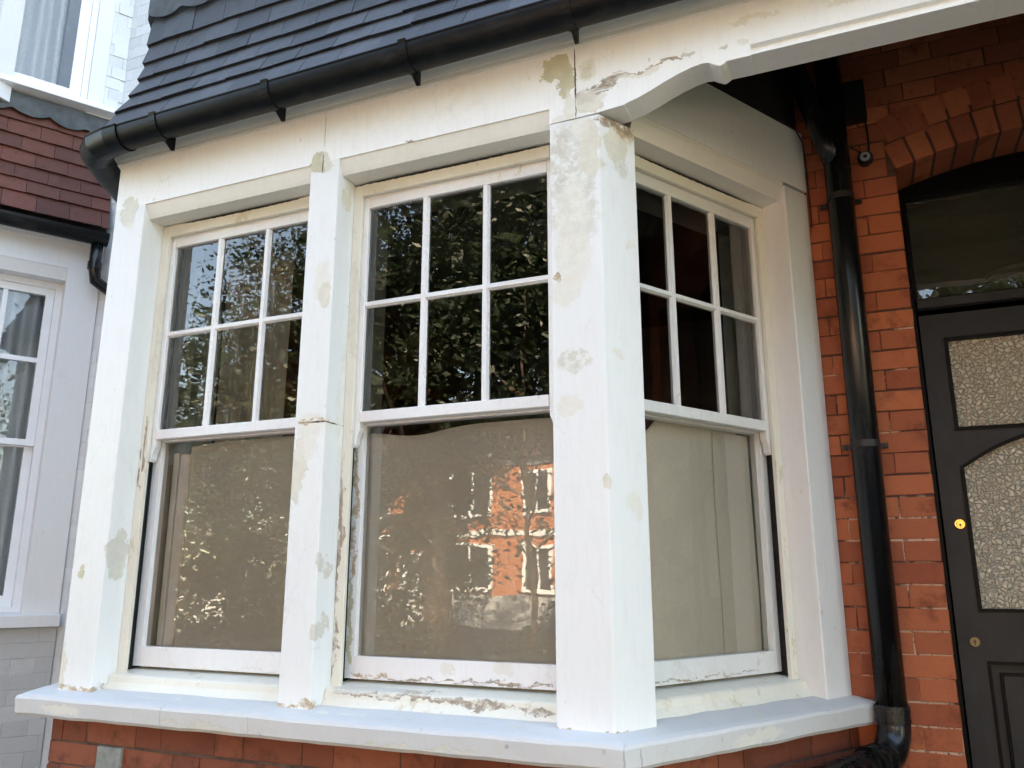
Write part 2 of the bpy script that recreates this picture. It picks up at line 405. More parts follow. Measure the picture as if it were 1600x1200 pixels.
def cloth_mat(name, col, weave=420, var=.1, transl=.0):
    m, nt, b = new_mat(name)
    L = nt.links
    geo = nt.nodes.new('ShaderNodeNewGeometry'); P = geo.outputs['Position']
    w = noise_node(nt, vmath(nt, 'MULTIPLY', P, (1, 1, .12)).outputs[0], weave, 3)
    w2 = noise_node(nt, vmath(nt, 'MULTIPLY', P, (.12, .12, 1)).outputs[0], weave, 3)
    f = mth(nt, 'MULTIPLY', mth(nt, 'ADD', w.outputs[0], w2.outputs[0]), .5)
    n0 = noise_node(nt, P, 2.2, 3)
    cc = mixc(nt, maprange(nt, f, .38, .62), tuple(c*(1-var) for c in col), tuple(c*(1+var) for c in col))
    cc = mixc(nt, mth(nt, 'MULTIPLY', maprange(nt, n0.outputs[0], .35, .7), .3), cc, tuple(c*.82 for c in col))
    L.new(cc, b.inputs['Base Color'])
    b.inputs['Roughness'].default_value = .9
    b.inputs['Specular IOR Level'].default_value = .1
    bump(nt, f, .3, .001, b)
    return m
M['cloth_warm'] = cloth_mat('warm_beige_dust_sheet', (.90, .81, .70), var=.04)
M['cloth'] = cloth_mat('beige_dust_sheet', (.85, .90, .87), var=.04)
M['curtain'] = cloth_mat('pale_curtain', (.50, .50, .44))
M['net'] = cloth_mat('white_net_curtain', (.82, .85, .88))  # kept bright and bluish to stand in for sky reflected in the panes

def leaf_mat(name, lo, hi):
    m, nt, b = new_mat(name)
    at = nt.nodes.new('ShaderNodeAttribute'); at.attribute_name = 'tone'
    nt.links.new(mixc(nt, at.outputs['Fac'], lo, hi), b.inputs['Base Color'])
    b.inputs['Roughness'].default_value = .45
    out = nt.nodes.get('Material Output')
    t = N(nt, 'ShaderNodeBsdfTranslucent')
    nt.links.new(mixc(nt, at.outputs['Fac'], tuple(x*1.4 for x in lo), tuple(x*1.6 for x in hi)), t.inputs[0])
    mx = N(nt, 'ShaderNodeMixShader'); mx.inputs[0].default_value = .08
    nt.links.new(b.outputs[0], mx.inputs[1]); nt.links.new(t.outputs[0], mx.inputs[2])
    nt.links.new(mx.outputs[0], out.inputs[0])
    return m
M['leaf'] = leaf_mat('dark_green_leaves', (.009, .018, .007), (.026, .042, .013))
M['leaf2'] = leaf_mat('yellow_green_leaves', (.05, .075, .018), (.13, .14, .035))
M['bark'] = simple('brown_bark', (.09, .065, .045), .9, var=.3, bmp=.8, bscale=30, bdist=.02)
M['grass'] = simple('lawn_green', (.045, .052, .026), .9, var=.3, scale=3, bmp=.6, bscale=60)
M['asphalt'] = simple('grey_asphalt', (.048, .048, .048), .9, var=.15, bmp=.5, bscale=90)
M['paving'] = simple('worn_paving_slabs', (.095, .085, .072), .85, var=.12, scale=3, bmp=.4, bscale=50)
M['porch_tile'] = simple('dark_red_quarry_tile', (.06, .028, .02), .7, var=.2)
M['kerb'] = simple('kerb_stone', (.33, .33, .31), .85)
M['iron'] = simple('black_iron', (.015, .015, .015), .5)

# ---------------------------------------------------------------- object helpers
WO = {}
def uv_project(me):
    uvl = me.uv_layers.new(name='uv')
    for p in me.polygons:
        n = p.normal
        if abs(n.z) > .75: tx, ty = Vector((1, 0, 0)), Vector((0, 1, 0))
        else:
            tx = Vector((-n.y, n.x, 0)).normalized(); ty = Vector((0, 0, 1))
        for li in p.loop_indices:
            co = me.vertices[me.loops[li].vertex_index].co
            uvl.data[li].uv = (co.dot(tx), co.dot(ty))

def obj(name, bm, mat, parent=None, bevel=0., smooth=False, seg=1, label=None):
    if bevel > 0:
        es = [e for e in bm.edges if len(e.link_faces) == 2 and e.calc_face_angle(0) > .5]
        bmesh.ops.bevel(bm, geom=es, offset=bevel, segments=seg, affect='EDGES', clamp_overlap=True, profile=.5)
    if bm.verts:
        xs = [v.co.x for v in bm.verts]; ys = [v.co.y for v in bm.verts]; zs = [v.co.z for v in bm.verts]
        c = Vector(((min(xs)+max(xs))/2, (min(ys)+max(ys))/2, min(zs)))
    else: c = Vector((0, 0, 0))
    for v in bm.verts: v.co -= c
    me = bpy.data.meshes.new(name)
    bm.to_mesh(me); bm.free()
    me.materials.append(M[mat] if isinstance(mat, str) else mat)
    if smooth:
        for p in me.polygons: p.use_smooth = True
    o = bpy.data.objects.new(name, me)
    COL.objects.link(o)
    WO[o.name] = c
    if parent is not None:
        o.parent = parent
        o.location = c - WO[parent.name]
    else: o.location = c
    if label: o['label'] = label
    return o

def tag(o, label, cat, group=None):
    o['label'] = label; o['category'] = cat
    if group: o['group'] = group
    return o

def thing(name, loc, label, cat, group=None):
    o = bpy.data.objects.new(name, None)
    COL.objects.link(o); o.location = loc; WO[o.name] = Vector(loc)
    o.empty_display_size = .2
    return tag(o, label, cat, group)

def structure(name, bm, mat):
    o = obj(name, bm, mat); o['kind'] = 'structure'; return o

def BM(): return bmesh.new()

def hexa(bm, pts):
    vs = [bm.verts.new(p) for p in pts]
    fs = []
    for f in ((0, 3, 2, 1), (4, 5, 6, 7), (0, 1, 5, 4), (1, 2, 6, 5), (2, 3, 7, 6), (3, 0, 4, 7)):
        fs.append(bm.faces.new([vs[i] for i in f]))
    return vs, fs

class Frame:            # local frame: u along the face, d into the building, z relative to the eye
    def __init__(s, ox, oy, ang):
        s.o = Vector((ox, oy, 0)); s.t = Vector((math.cos(R(ang)), math.sin(R(ang)), 0)); s.n = Vector((-math.sin(R(ang)), math.cos(R(ang)), 0))
    def __call__(s, u, d, z): return s.o + s.t*u + s.n*d + Vector((0, 0, z+H))

def lbox(bm, F, u0, u1, d0, d1, z0, z1):
    return hexa(bm, [F(u0, d0, z0), F(u1, d0, z0), F(u1, d1, z0), F(u0, d1, z0), F(u0, d0, z1), F(u1, d0, z1), F(u1, d1, z1), F(u0, d1, z1)])

def lprism(bm, F, prof, u0, u1, axis='u'):
    # prof in (d,z), extruded along u ; or axis 'd': prof in (u,z), extruded along d
    if axis == 'u': a = [bm.verts.new(F(u0, d, z)) for d, z in prof]; b = [bm.verts.new(F(u1, d, z)) for d, z in prof]
    else: a = [bm.verts.new(F(p, u0, z)) for p, z in prof]; b = [bm.verts.new(F(p, u1, z)) for p, z in prof]
    n = len(prof)
    for i in range(n):
        j = (i+1) % n
        bm.faces.new([a[i], a[j], b[j], b[i]])
    bm.faces.new(a[::-1]); bm.faces.new(b)

def fix(bm): bmesh.ops.recalc_face_normals(bm, faces=bm.faces)

def offset_path(path, o):
    pts = []
    n = len(path)
    for i, p in enumerate(path):
        p = Vector(p)
        def nn(a, b):
            d = (Vector(b)-Vector(a)).normalized(); return Vector((d.y, -d.x))
        if i == 0: m = nn(path[0], path[1])*o
        elif i == n-1: m = nn(path[-2], path[-1])*o
        else:
            a = nn(path[i-1], path[i]); b = nn(path[i], path[i+1])
            m = (a+b).normalized(); m = m*(o/max(.2, m.dot(a)))
        pts.append(p+m)
    return pts

def sweep(bm, path, prof, closed=True, caps=True):
    rings = []
    for o, z in prof:
        rings.append([bm.verts.new((p.x, p.y, z+H)) for p in offset_path(path, o)])
    k = len(prof)
    for i in range(k if closed else k-1):
        a = rings[i]; b = rings[(i+1) % k]
        for j in range(len(path)-1):
            bm.faces.new([a[j], a[j+1], b[j+1], b[j]])
    if caps and closed:
        bm.faces.new([r[0] for r in rings]); bm.faces.new([r[-1] for r in rings][::-1])
    fix(bm)

def tube(bm, pts, rad, seg=24, caps=True):
    pts = [Vector(p) for p in pts]
    rads = rad if isinstance(rad, (list, tuple)) else [rad]*len(pts)
    rings = []
    up = Vector((0, 0, 1))
    prevx = None
    for i, p in enumerate(pts):
        d = ((pts[min(i+1, len(pts)-1)]-p).normalized() + (p-pts[max(i-1, 0)]).normalized()).normalized()
        if prevx is None:
            ref = Vector((1, 0, 0)) if abs(d.x) < .9 else Vector((0, 1, 0))
            x = (ref - d*ref.dot(d)).normalized()
        else: x = (prevx - d*prevx.dot(d)).normalized()
        prevx = x
        y = d.cross(x)
        rings.append([bm.verts.new(p + (x*math.cos(a)+y*math.sin(a))*rads[i]) for a in [2*math.pi*k/seg for k in range(seg)]])
    for a, b in zip(rings, rings[1:]):
        for k in range(seg): bm.faces.new([a[k], a[(k+1) % seg], b[(k+1) % seg], b[k]])
    if caps: bm.faces.new(rings[0][::-1]); bm.faces.new(rings[-1])

def disc(bm, F, u, d0, z, r0, d1, r1, seg=32):     # a short turned piece facing out of the wall
    a = [bm.verts.new(F(u+r0*math.cos(2*math.pi*k/seg), d0, z+r0*math.sin(2*math.pi*k/seg))) for k in range(seg)]
    b = [bm.verts.new(F(u+r1*math.cos(2*math.pi*k/seg), d1, z+r1*math.sin(2*math.pi*k/seg))) for k in range(seg)]
    for k in range(seg): bm.faces.new([a[k], a[(k+1) % seg], b[(k+1) % seg], b[k]])
    bm.faces.new(b); bm.faces.new(a[::-1])

def tone_attr(o_me, tones):
    at = o_me.attributes.new('tone', 'FLOAT', 'FACE')
    at.data.foreach_set('value', tones)

def brick_panel(name, F, u0, u1, z0, z1, mat, parent, course=.075, length=.225, joint=.007, depth=.035, proud=.004, xlim=None, bond='flemish', zref=0., bev=.0014, label=None, seed=1, uref=0.):
    """bricks laid one by one as one mesh, standing out of a mortar bed"""
    rr = random.Random(seed)
    bm = BM(); tones = []
    k0 = math.floor((z0-zref)/course); k1 = math.ceil((z1-zref)/course)
    for k in range(k0, k1):
        za, zb = zref+k*course, zref+(k+1)*course-joint*rr.uniform(.6, 1.3)
        za = max(za, z0); zb = min(zb, z1)
        if zb-za < .01: continue
        u = uref - 40*length*1.5 + (k % 2)*length*.75
        i = 0
        while u < u1:
            w = length if i % 2 == 0 else length*.5
            if bond == 'stretch': w = length
            a, b = u + joint*rr.uniform(.1, .35), u+w-joint*rr.uniform(.1, .35)
            u += w; i += 1
            a = max(a, u0); b = min(b, u1)
            if xlim:
                a, b = xlim(a, b, za, zb)
            if b-a < .015: continue
            p = proud*rr.uniform(.35, 1.25)
            tl = rr.uniform(-.0015, .0015)
            j = lambda s=.0020: rr.uniform(-s, s)
            hexa(bm, [F(a+j(), -p+tl, za+j()), F(b+j(), -p-tl, za+j()), F(b, depth, za), F(a, depth, za), F(a+j(), -p+tl, zb+j()), F(b+j(), -p-tl, zb+j()), F(b, depth, zb), F(a, depth, zb)])
            tones.append(rr.random())
    nb = len(tones)
    fl = bm.faces.layers.float.new('tone')
    bm.faces.ensure_lookup_table()
    for fi, f in enumerate(bm.faces): f[fl] = tones[fi//6]
    fix(bm)
    return obj(name, bm, mat, parent, bevel=bev, label=label)

def tile_courses(name, path, rows, mat, parent, tw=.165, thick=.013, seed=3, uends=None, label=None):
    """rows: list of (z, offset) from bottom edge upward; hung plain tiles as one mesh"""
    rr = random.Random(seed)
    bm = BM(); tones = []
    for i in range(len(rows)-1):
        zb, ob = rows[i]; zt, ot = rows[i+1]
        # the tile laps under the one above: continue a little beyond
        lap = .25
        ztt, ott = zt+(zt-zb)*lap, ot+(ot-ob)*lap - .004
        pb_in = offset_path(path, ob); pt_in = offset_path(path, ott-.003)
        pb_out = offset_path(path, ob+thick); pt_out = offset_path(path, ott+.001)
        for s in range(len(path)-1):
            A, B = pb_in[s], pb_in[s+1]; At, Bt = pt_in[s], pt_in[s+1]
            Ao, Bo = pb_out[s], pb_out[s+1]; Ato, Bto = pt_out[s], pt_out[s+1]
            d = (B-A).normalized()
            Ls = (B-A).length
            start = (i % 2)*tw*.5 - tw
            base = A
            n = int(Ls/tw)+4
            def at(P0, P1, q):      # point on line P0P1 with the same along-coordinate q measured from `base`
                L0 = (P0-base).dot(d); L1 = (P1-base).dot(d)
                q = min(max(q, L0), L1)
                f = (q-L0)/(L1-L0)
                return P0.lerp(P1, f)
            for k in range(n):
                a = start + k*tw + .0012; b = start+(k+1)*tw - .0012
                lo = min((X-base).dot(d) for X in (A, At, Ao, Ato)); hi = max((X-base).dot(d) for X in (B, Bt, Bo, Bto))
                if b < lo or a > hi: continue
                jz = rr.uniform(-.0025, .0025); jo = rr.uniform(-.001, .0035)
                nrm = Vector((d.y, -d.x))
                def P(X0, X1, q, z, e=0):
                    p = at(X0, X1, q)+nrm*e
                    return Vector((p.x, p.y, z+H))
                tlt = rr.uniform(-.0022, .0022)
                pts = [P(Ao, Bo, a, zb+jz+tlt, jo), P(Ao, Bo, b, zb+jz-tlt, jo), P(A, B, b, zb+jz-tlt), P(A, B, a, zb+jz+tlt),
                       P(Ato, Bto, a, ztt), P(Ato, Bto, b, ztt), P(At, Bt, b, ztt), P(At, Bt, a, ztt)]
                if (pts[0]-pts[1]).length < .004 and (pts[4]-pts[5]).length < .004: continue
                hexa(bm, pts); tones.append(rr.random())
    fl = bm.faces.layers.float.new('tone')
    for fi, f in enumerate(bm.faces): f[fl] = tones[fi//6]
    fix(bm)
    return obj(name, bm, mat, parent, label=label)

# ================================================================= OUR HOUSE
WALL = 3.12
FR = Frame(0, 2.15, 0)              # front plane of the bay, u = world x
FC = Frame(-.628, 2.15, 60)         # right hand canted face, u from the arris
FW = Frame(0, WALL, 0)              # main wall, u = world x
house = thing('terraced_house', (-1.2, 2.6, 0), 'red brick house in the centre with white bay window and dark front door', 'house')
PA, PB, PC, PD = (-3.227, 3.12), (-2.667, 2.15), (-.628, 2.15), (-.068, 3.12)
bay = [PA, PB, PC, PD]
eaves = [PA, PB, (6.0, 2.15)]

# --- posts
ZT = 1.434      # underside of the flat lintel face
ZS = -.405      # foot of posts
def post_poly(name, pts, z0, z1, mat='post', bevel=.004, label=None):
    bm = BM()
    a = [bm.verts.new((x, y, z0+H)) for x, y in pts]; b = [bm.verts.new((x, y, z1+H)) for x, y in pts]
    n = len(pts)
    for i in range(n): bm.faces.new([a[i], a[(i+1) % n], b[(i+1) % n], b[i]])
    bm.faces.new(a[::-1]); bm.faces.new(b); fix(bm)
    es = [e for e in bm.edges if abs((e.verts[0].co-e.verts[1].co).z) > .5]
    bmesh.ops.bevel(bm, geom=es, offset=bevel, segments=2, affect='EDGES', profile=.5)
    return obj(name, bm, mat, house, label=label)
post_poly('corner_post', [(-2.667, 2.15), (-2.506, 2.15), (-2.506, 2.33), (-2.62, 2.38), (-2.745, 2.285)], ZS-.03, ZT, label='left corner post of the bay, beige filler patches at its head')
post_poly('mullion', [(-1.705, 2.15), (-1.583, 2.15), (-1.583, 2.33), (-1.705, 2.33)], ZS-.03, ZT, label='slim post between the two front windows with a cracked beige repair halfway up')
c2 = FC(.156, 0, 0); c3 = FC(.156, .18, 0)
post_poly('corner_post', [(-.789, 2.15), (-.628, 2.15), (c2.x, c2.y), (c3.x, c3.y), (-.789, 2.33)], ZS-.03, 1.378, label='right corner post of the bay, mottled with stripped paint at its head')
e0, e1, e2, e3 = FC(.957, 0, 0), FC(1.105, 0, 0), FC(1.09, .3, 0), FC(.957, .18, 0)
post_poly('wall_post', [(e0.x, e0.y), (e1.x, e1.y), (e2.x, e2.y), (e3.x, e3.y)], ZS-.03, ZT, label='clean white post where the bay meets the brick wall')
# left canted side of the bay (its back is out of sight but it closes the room)
FL = Frame(PA[0], PA[1], -60)
bm = BM(); lbox(bm, FL, 0, .16, 0, .18, ZS, ZT+.02)
obj('wall_post', bm, 'post', house, bevel=.004)

# --- lintel (flat face over the windows) with the recessed hollow below it
PROF_L = [(0, 1.634), (0, ZT), (-.026, 1.377), (-.16, 1.377), (-.16, 1.634)]
bm = BM()
# left canted + front up to the corner post; openings keep their splayed lip only between the posts
lprism(bm, FL, [(-o, z) for o, z in [(0, 1.634), (0, ZT+.012), (-.16, ZT+.012), (-.16, 1.634)]], 0, 1.12)
fix(bm)
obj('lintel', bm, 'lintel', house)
bm = BM()
def flat_face(u0, u1, zb=ZT): lbox(bm, FR, u0, u1, 0, .16, zb, 1.634)
u_j = -.789
lbox(bm, FR, -2.667, -1.6532, 0, .16, ZT, 1.634)
lbox(bm, FR, -1.6518, -.789, 0.0, .16, ZT, 1.634)
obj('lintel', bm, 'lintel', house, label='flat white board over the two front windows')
for (a, b) in ((-2.506, -1.705), (-1.583, -.789)):
    bm = BM()
    lprism(bm, FR, [(.003, ZT-.0005), (.006, ZT-.006), (.020, 1.392), (.026, 1.379), (.16, 1.377), (.16, ZT-.0005)], a+.001, b-.001)
    fix(bm)
    obj('lintel_moulding', bm, 'cream', house)

# --- porch beam with the shaped bracket at its left end, running on over the porch
bott = [(-.789, 1.380), (-.632, 1.383), (-.546, 1.389), (-.545, 1.391), (-.502, 1.402), (-.459, 1.418), (-.422, 1.434), (-.379, 1.450), (-.337, 1.462), (-.307, 1.466), (-.287, 1.463),
        (-.273, 1.453), (-.256, 1.444), (-.247, 1.447), (-.235, 1.455), (-.168, 1.4545)]
bm = BM()
lprism(bm, FR, [(x, z) for x, z in bott] + [(-.168, 1.634), (-.789, 1.634)], -.001, .10, axis='d')
fix(bm)
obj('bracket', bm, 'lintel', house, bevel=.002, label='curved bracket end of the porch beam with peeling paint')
bm = BM()
lprism(bm, FR, [(0, 1.634), (0, 1.491), (.015, 1.488), (.013, 1.4715), (.020, 1.4710), (.020, 1.4680), (.003, 1.4672), (.002, 1.4590), (.10, 1.4555), (.10, 1.634)], -.168, 2.45)
fix(bm)
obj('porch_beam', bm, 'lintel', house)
# cant face above window three (white board up under the porch roof)
bm = BM()
lbox(bm, FC, .10, 1.105, 0, .16, ZT+.0135, 1.70)
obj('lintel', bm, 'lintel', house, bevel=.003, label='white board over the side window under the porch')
bm = BM()
lprism(bm, FC, [(.003, ZT+.0130), (.006, ZT-.006), (.020, 1.392), (.026, 1.379), (.16, 1.377), (.16, ZT+.0130)], .157, .956)
fix(bm)
obj('lintel_moulding', bm, 'cream', house)
# dark board and brick above that
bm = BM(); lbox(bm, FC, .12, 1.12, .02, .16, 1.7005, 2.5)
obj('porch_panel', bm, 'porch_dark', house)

# --- cornice moulding under the gutter
cor = [(0, 1.631), (.012, 1.631), (.0135, 1.644), (.017, 1.647), (.021, 1.656), (.030, 1.668), (.044, 1.678), (.048, 1.690), (.048, 1.72), (0, 1.72)]
bm = BM(); sweep(bm, eaves, cor)
obj('cornice', bm, 'cream', house)

# --- gutter
GZ, GR, GO = 1.690, .057, .108
prof = []
for k in range(0, 25):
    a = math.pi + math.pi*k/24
    prof.append((GO+GR*math.cos(a), GZ+GR*1.12*math.sin(a)))
prof += [(GO+GR+.004, GZ+.006), (GO+GR+.002, GZ+.011), (GO+GR-.004, GZ+.010)]
for k in range(24, -1, -1):
    a = math.pi + math.pi*k/24
    prof.append((GO+(GR-.003)*math.cos(a), GZ+(GR-.003)*1.12*math.sin(a)+.0005))
geav = [PA, (-2.717, 2.237), (-2.683, 2.186), (-2.640, 2.160), (-2.577, 2.15), (6.0, 2.15)]
bm = BM(); sweep(bm, geav, prof)
gutter = obj('gutter', bm, 'gutter', house, smooth=False)
for bx in (-2.33, -1.80, -1.238, -.675, -.1, .5):
    bm = BM()
    pr = []
    for k in range(0, 13):
        a = math.pi + math.pi*k/12
        pr.append((GO+(GR+.004)*math.cos(a), GZ+(GR+.004)*1.12*math.sin(a)))
    pr += [(GO+GR+.009, GZ+.012), (GO+GR-.004, GZ+.016), (GO+GR-.004, GZ+.0115), (GO+GR+.0042, GZ+.0115)]
    pr += [(GO+(GR+.0008)*math.cos(math.pi+math.pi*k/12), GZ+(GR+.0008)*1.12*math.sin(math.pi+math.pi*k/12)) for k in range(12, -1, -1)]
    lprism(bm, FR, [(-o, z) for o, z in pr], bx-.014, bx+.014)
    # pointed foot of the bracket against the cornice
    lprism(bm, FR, [(-.049, GZ-.02), (-.049, GZ-.086), (-.058, GZ-.088), (-.092, GZ-.0655), (-.10, GZ-.0655), (-.06, GZ-.045)], bx-.006, bx+.006)
    fix(bm)
    obj('gutter_bracket', bm, 'gutter', gutter)
# end of the gutter at the left corner: collar of the angle piece
bm = BM()
sweep(bm, [(-2.767, 2.3232), (-2.717, 2.237), (-2.683, 2.186), (-2.640, 2.160), (-2.577, 2.15), (-2.52, 2.15)], [(GO+(o-GO)*1.09, GZ+(z-GZ)*1.09) for o, z in prof])
obj('gutter_angle', bm, 'gutter', gutter)

# --- hung tiles above
rows = [(1.755, .080), (1.865, .030), (1.958, -.008), (2.045, -.032), (2.130, -.043), (2.222, -.048), (2.40, -.053)]
roof = tile_courses('roof', eaves, rows, 'tile_dark', house, label='dark grey hung tiles above the gutter')
# boarding behind the tiles
bm = BM(); sweep(bm, eaves, [(.03, 1.72), (-.02, 1.90), (-.06, 2.02), (-.075, 2.5), (-.3, 2.5), (-.3, 1.72)])
obj('roof_boarding', bm, 'porch_dark', house)
# lead flashing with a scalloped lower edge
def flashing(name, path, z_top, z_bot, off, parent, seed):
    rr = random.Random(seed)
    bm = BM()
    pin = offset_path(path, off); 
    for s in range(len(path)-1):
        A, B = pin[s], pin[s+1]
        Ls = (B-A).length; n = int(Ls/.02)
        dirv = (B-A).normalized(); nr = Vector((dirv.y, -dirv.x))
        prev = None
        for k in range(n+1):
            q = k/n; p = A.lerp(B, q)
            ph = q*Ls/.19
            sc = abs(math.sin(ph*math.pi))**.6*.038
            wob = noise.noise(Vector((p.x*3, p.y*3, seed)))*.02
            zb = z_bot - sc - wob
            o1 = nr*(.004 + .003*math.sin(ph*math.pi*2))
            a = bm.verts.new((p.x+o1.x, p.y+o1.y, zb+H)); c = bm.verts.new((p.x, p.y, z_top+H))
            if prev: bm.faces.new([prev[0], a, c, prev[1]])
            prev = (a, c)
    ret = bmesh.ops.solidify(bm, geom=bm.faces[:], thickness=.003)
    fix(bm)
    return obj(name, bm, 'lead', parent)
flashing('lead_flashing', eaves, 2.50, 2.372, -.030, house, 5)

# --- stone sill round the bay
bm = BM()
sweep(bm, [(-3.29, 3.12), (-2.73, 2.15), PC, PD], [(-.16, -.386), (-.02, -.397), (.055, -.409), (.074, -.415), (.078, -.424), (.074, -.470), (.066, -.480), (.03, -.481), (-.16, -.481)])
# rough, hand painted edge
bmesh.ops.subdivide_edges(bm, edges=[e for e in bm.edges if e.calc_length() > .5], cuts=40, use_grid_fill=True)
for v in bm.verts:
    v.co.z += noise.noise(v.co*9)*.0035; v.co.y += noise.noise(v.co*9+Vector((7, 0, 0)))*.003
obj('stone_sill', bm, 'stone', house, smooth=False)

# --- brick base below the sill
bm = BM(); sweep(bm, bay, [(0, -.483), (0, -1.5), (-.20, -1.5), (-.20, -.483)])
obj('base_wall', bm, 'mortar_dark', house)
brick_panel('brick_base', FR, -2.667, -.628, -1.5, -.484, 'brick_dark', house, zref=-.484, seed=4, uref=-2.667, joint=.008)
brick_panel('brick_base', FC, .0, 1.12, -1.5, -.484, 'brick_dark', house, zref=-.484, seed=5, uref=0, joint=.008)
brick_panel('brick_base', FL, .0, 1.12, -1.5, -.484, 'brick_dark', house, zref=-.484, seed=6, joint=.008)
bm = BM(); lbox(bm, FR, -2.43, -2.322, -.012, .0, -.86, -.565)
obj('cement_block', bm, 'block', house, bevel=.006, seg=2, label='grey cement covered patch on the brickwork below the left end of the sill')

# --- the three sash windows
def bevel_strip(bm, F, u0, u1, d0, d1, z0, z1, vertical):
    """glazing bar with a narrow flat front and splayed sides"""
    w = .006
    if vertical:
        pr = [(u0+w, d0), (u1-w, d0), (u1, d0+.011), (u1, d1), (u0, d1), (u0, d0+.011)]
        a = [bm.verts.new(F(u, d, z0)) for u, d in pr]; b = [bm.verts.new(F(u, d, z1)) for u, d in pr]
    else:
        pr = [(z0+w, d0), (z1-w, d0), (z1, d0+.011), (z1, d1), (z0, d1), (z0, d0+.011)]
        a = [bm.verts.new(F(u0, d, z)) for z, d in pr]; b = [bm.verts.new(F(u1, d, z)) for z, d in pr]
    n = len(pr)
    for i in range(n): bm.faces.new([a[i], a[(i+1) % n], b[(i+1) % n], b[i]])
    bm.faces.new(a[::-1]); bm.faces.new(b)

def sash_window(F, uc, hw, label, worn=False):
    sm = 'sash_worn' if worn else 'sash'
    U = lambda x: uc+x
    e = hw-.397
    # box frame: linings, head and timber sill (the part that carries the rest)
    bm = BM()
    for s in (-1, 1):
        a, b = sorted((U(s*hw), U(s*.361)))
        lbox(bm, F, a, b, .100, .116, -.355, 1.3755)
        a, b = sorted((U(s*hw), U(s*.375)))
        a2, b2 = sorted((U(s*.384), U(s*.377)))
    lbox(bm, F, U(-.3605), U(.3605), .098, .116, 1.327, 1.3752)
    lprism(bm, F, [(.205, -.333), (.105, -.343), (.078, -.347), (.070, -.353), (.067, -.372), (.060, -.384), (.052, -.3935), (.05, -.42), (.205, -.42)], U(-hw+.001), U(hw-.001))
    fix(bm)
    win = obj('window', bm, 'frame', house, bevel=.0018, label=label)
    # black sash channel behind the linings
    bm = BM()
    for s in (-1, 1):
        a, b = sorted((U(s*(hw-.001)), U(s*.388)))
        lbox(bm, F, a, b, .1165, .205, -.338, 1.374)
        a, b = sorted((U(s*.3875), U(s*.382)))
        lbox(bm, F, a, b, .149, .153, -.336, .50)
    lbox(bm, F, U(-.376), U(.376), .1165, .205, 1.36, 1.374)
    obj('sash_channel', bm, 'channel', win)
    # upper sash
    gt, gb, mid = 1.285, .536, .920
    bm = BM()
    for s in (-1, 1):
        a, b = sorted((U(s*.384), U(s*.343)))
        # stile with its shaped horn below the meeting rail
        inner = U(s*.343); outer = U(s*.384)
        prof = [(outer, 1.357), (outer, .418), (outer-s*.018, .415), (outer-s*.027, .425), (outer-s*.030, .448), (outer-s*.040, .470), (inner, .500), (inner, 1.357)]
        if s > 0: prof = prof[::-1]
        lprism(bm, F, prof, .118, .148, axis='d')
    lbox(bm, F, U(-.3425), U(.3425), .118, .148, gt, 1.357)
    lbox(bm, F, U(-.3425), U(.3425), .115, .150, .499, gb)
    fix(bm)
    up = obj('upper_sash', bm, sm, win, bevel=.0022)
    bm = BM()
    for x in (-.112, .120):
        bevel_strip(bm, F, U(x-.0135), U(x+.0135), .1195, .142, gb-.001, gt+.001, True)
    bevel_strip(bm, F, U(-.3435), U(.3435), .1205, .142, mid-.0125, mid+.0125, False)
    fix(bm)
    obj('glazing_bars', bm, sm, win)
    bm = BM()
    lbox(bm, F, U(-.3432), U(.3432), .131, .134, gb-.0006, gt+.0006)
    vs = [v for v in bm.verts]
    bm.free(); bm = BM()
    vs = [bm.verts.new(F(U(x), .1325, z)) for x, z in ((-.3432, gb-.0006), (.3432, gb-.0006), (.3432, gt+.0006), (-.3432, gt+.0006))]
    bm.faces.new(vs)
    obj('pane', bm, 'glass', win)
    # lower sash, set further in
    bm = BM()
    for s in (-1, 1):
        a, b = sorted((U(s*.386), U(s*.349)))
        lbox(bm, F, a, b, .155, .195, -.326, .525)
    lbox(bm, F, U(-.3485), U(.3485), .1555, .195, -.3265, -.258)
    lbox(bm, F, U(-.3485), U(.3485), .1555, .195, .494, .528)
    obj('lower_sash', bm, sm, win, bevel=.002)
    bm = BM()
    vs = [bm.verts.new(F(U(x), .176, z)) for x, z in ((-.3492, -.2586), (.3492, -.2586), (.3492, .4946), (-.3492, .4946))]
    bm.faces.new(vs)
    obj('pane', bm, 'glass', win)
    # inner reveal boards
    bm = BM()
    for s in (-1, 1):
        a, b = sorted((U(s*.358), U(s*.378)))
        lbox(bm, F, a, b, .198, .225, -.34, 1.35)
        a, b = sorted((U(s*.374), U(s*.385)))
        lbox(bm, F, a, b, .2255, .30, -.34, 1.35)
    lbox(bm, F, U(-.385), U(.385), .198, .36, 1.351, 1.37)
    lbox(bm, F, U(-.39), U(.39), .206, .36, -.37, -.3405)
    obj('inner_boards', bm, 'innerwood', win, bevel=.002)
    return win
w1 = sash_window(FR, -2.1055, .4000, 'left front sash window with a curtain behind its upper panes')
bm = BM(); lbox(bm, FR, -2.462, -2.325, .232, .245, -.335, .455); lbox(bm, FR, -2.455, -2.43, .2225, .2315, -.335, .46)
obj('shutter', bm, 'innerwood', w1, bevel=.003)
sash_window(FR, -1.186, .3965, 'middle front sash window with flaking cream frame')
sash_window(FC, .5565, .4000, 'sash window in the canted side of the bay, next to the porch', worn=True)

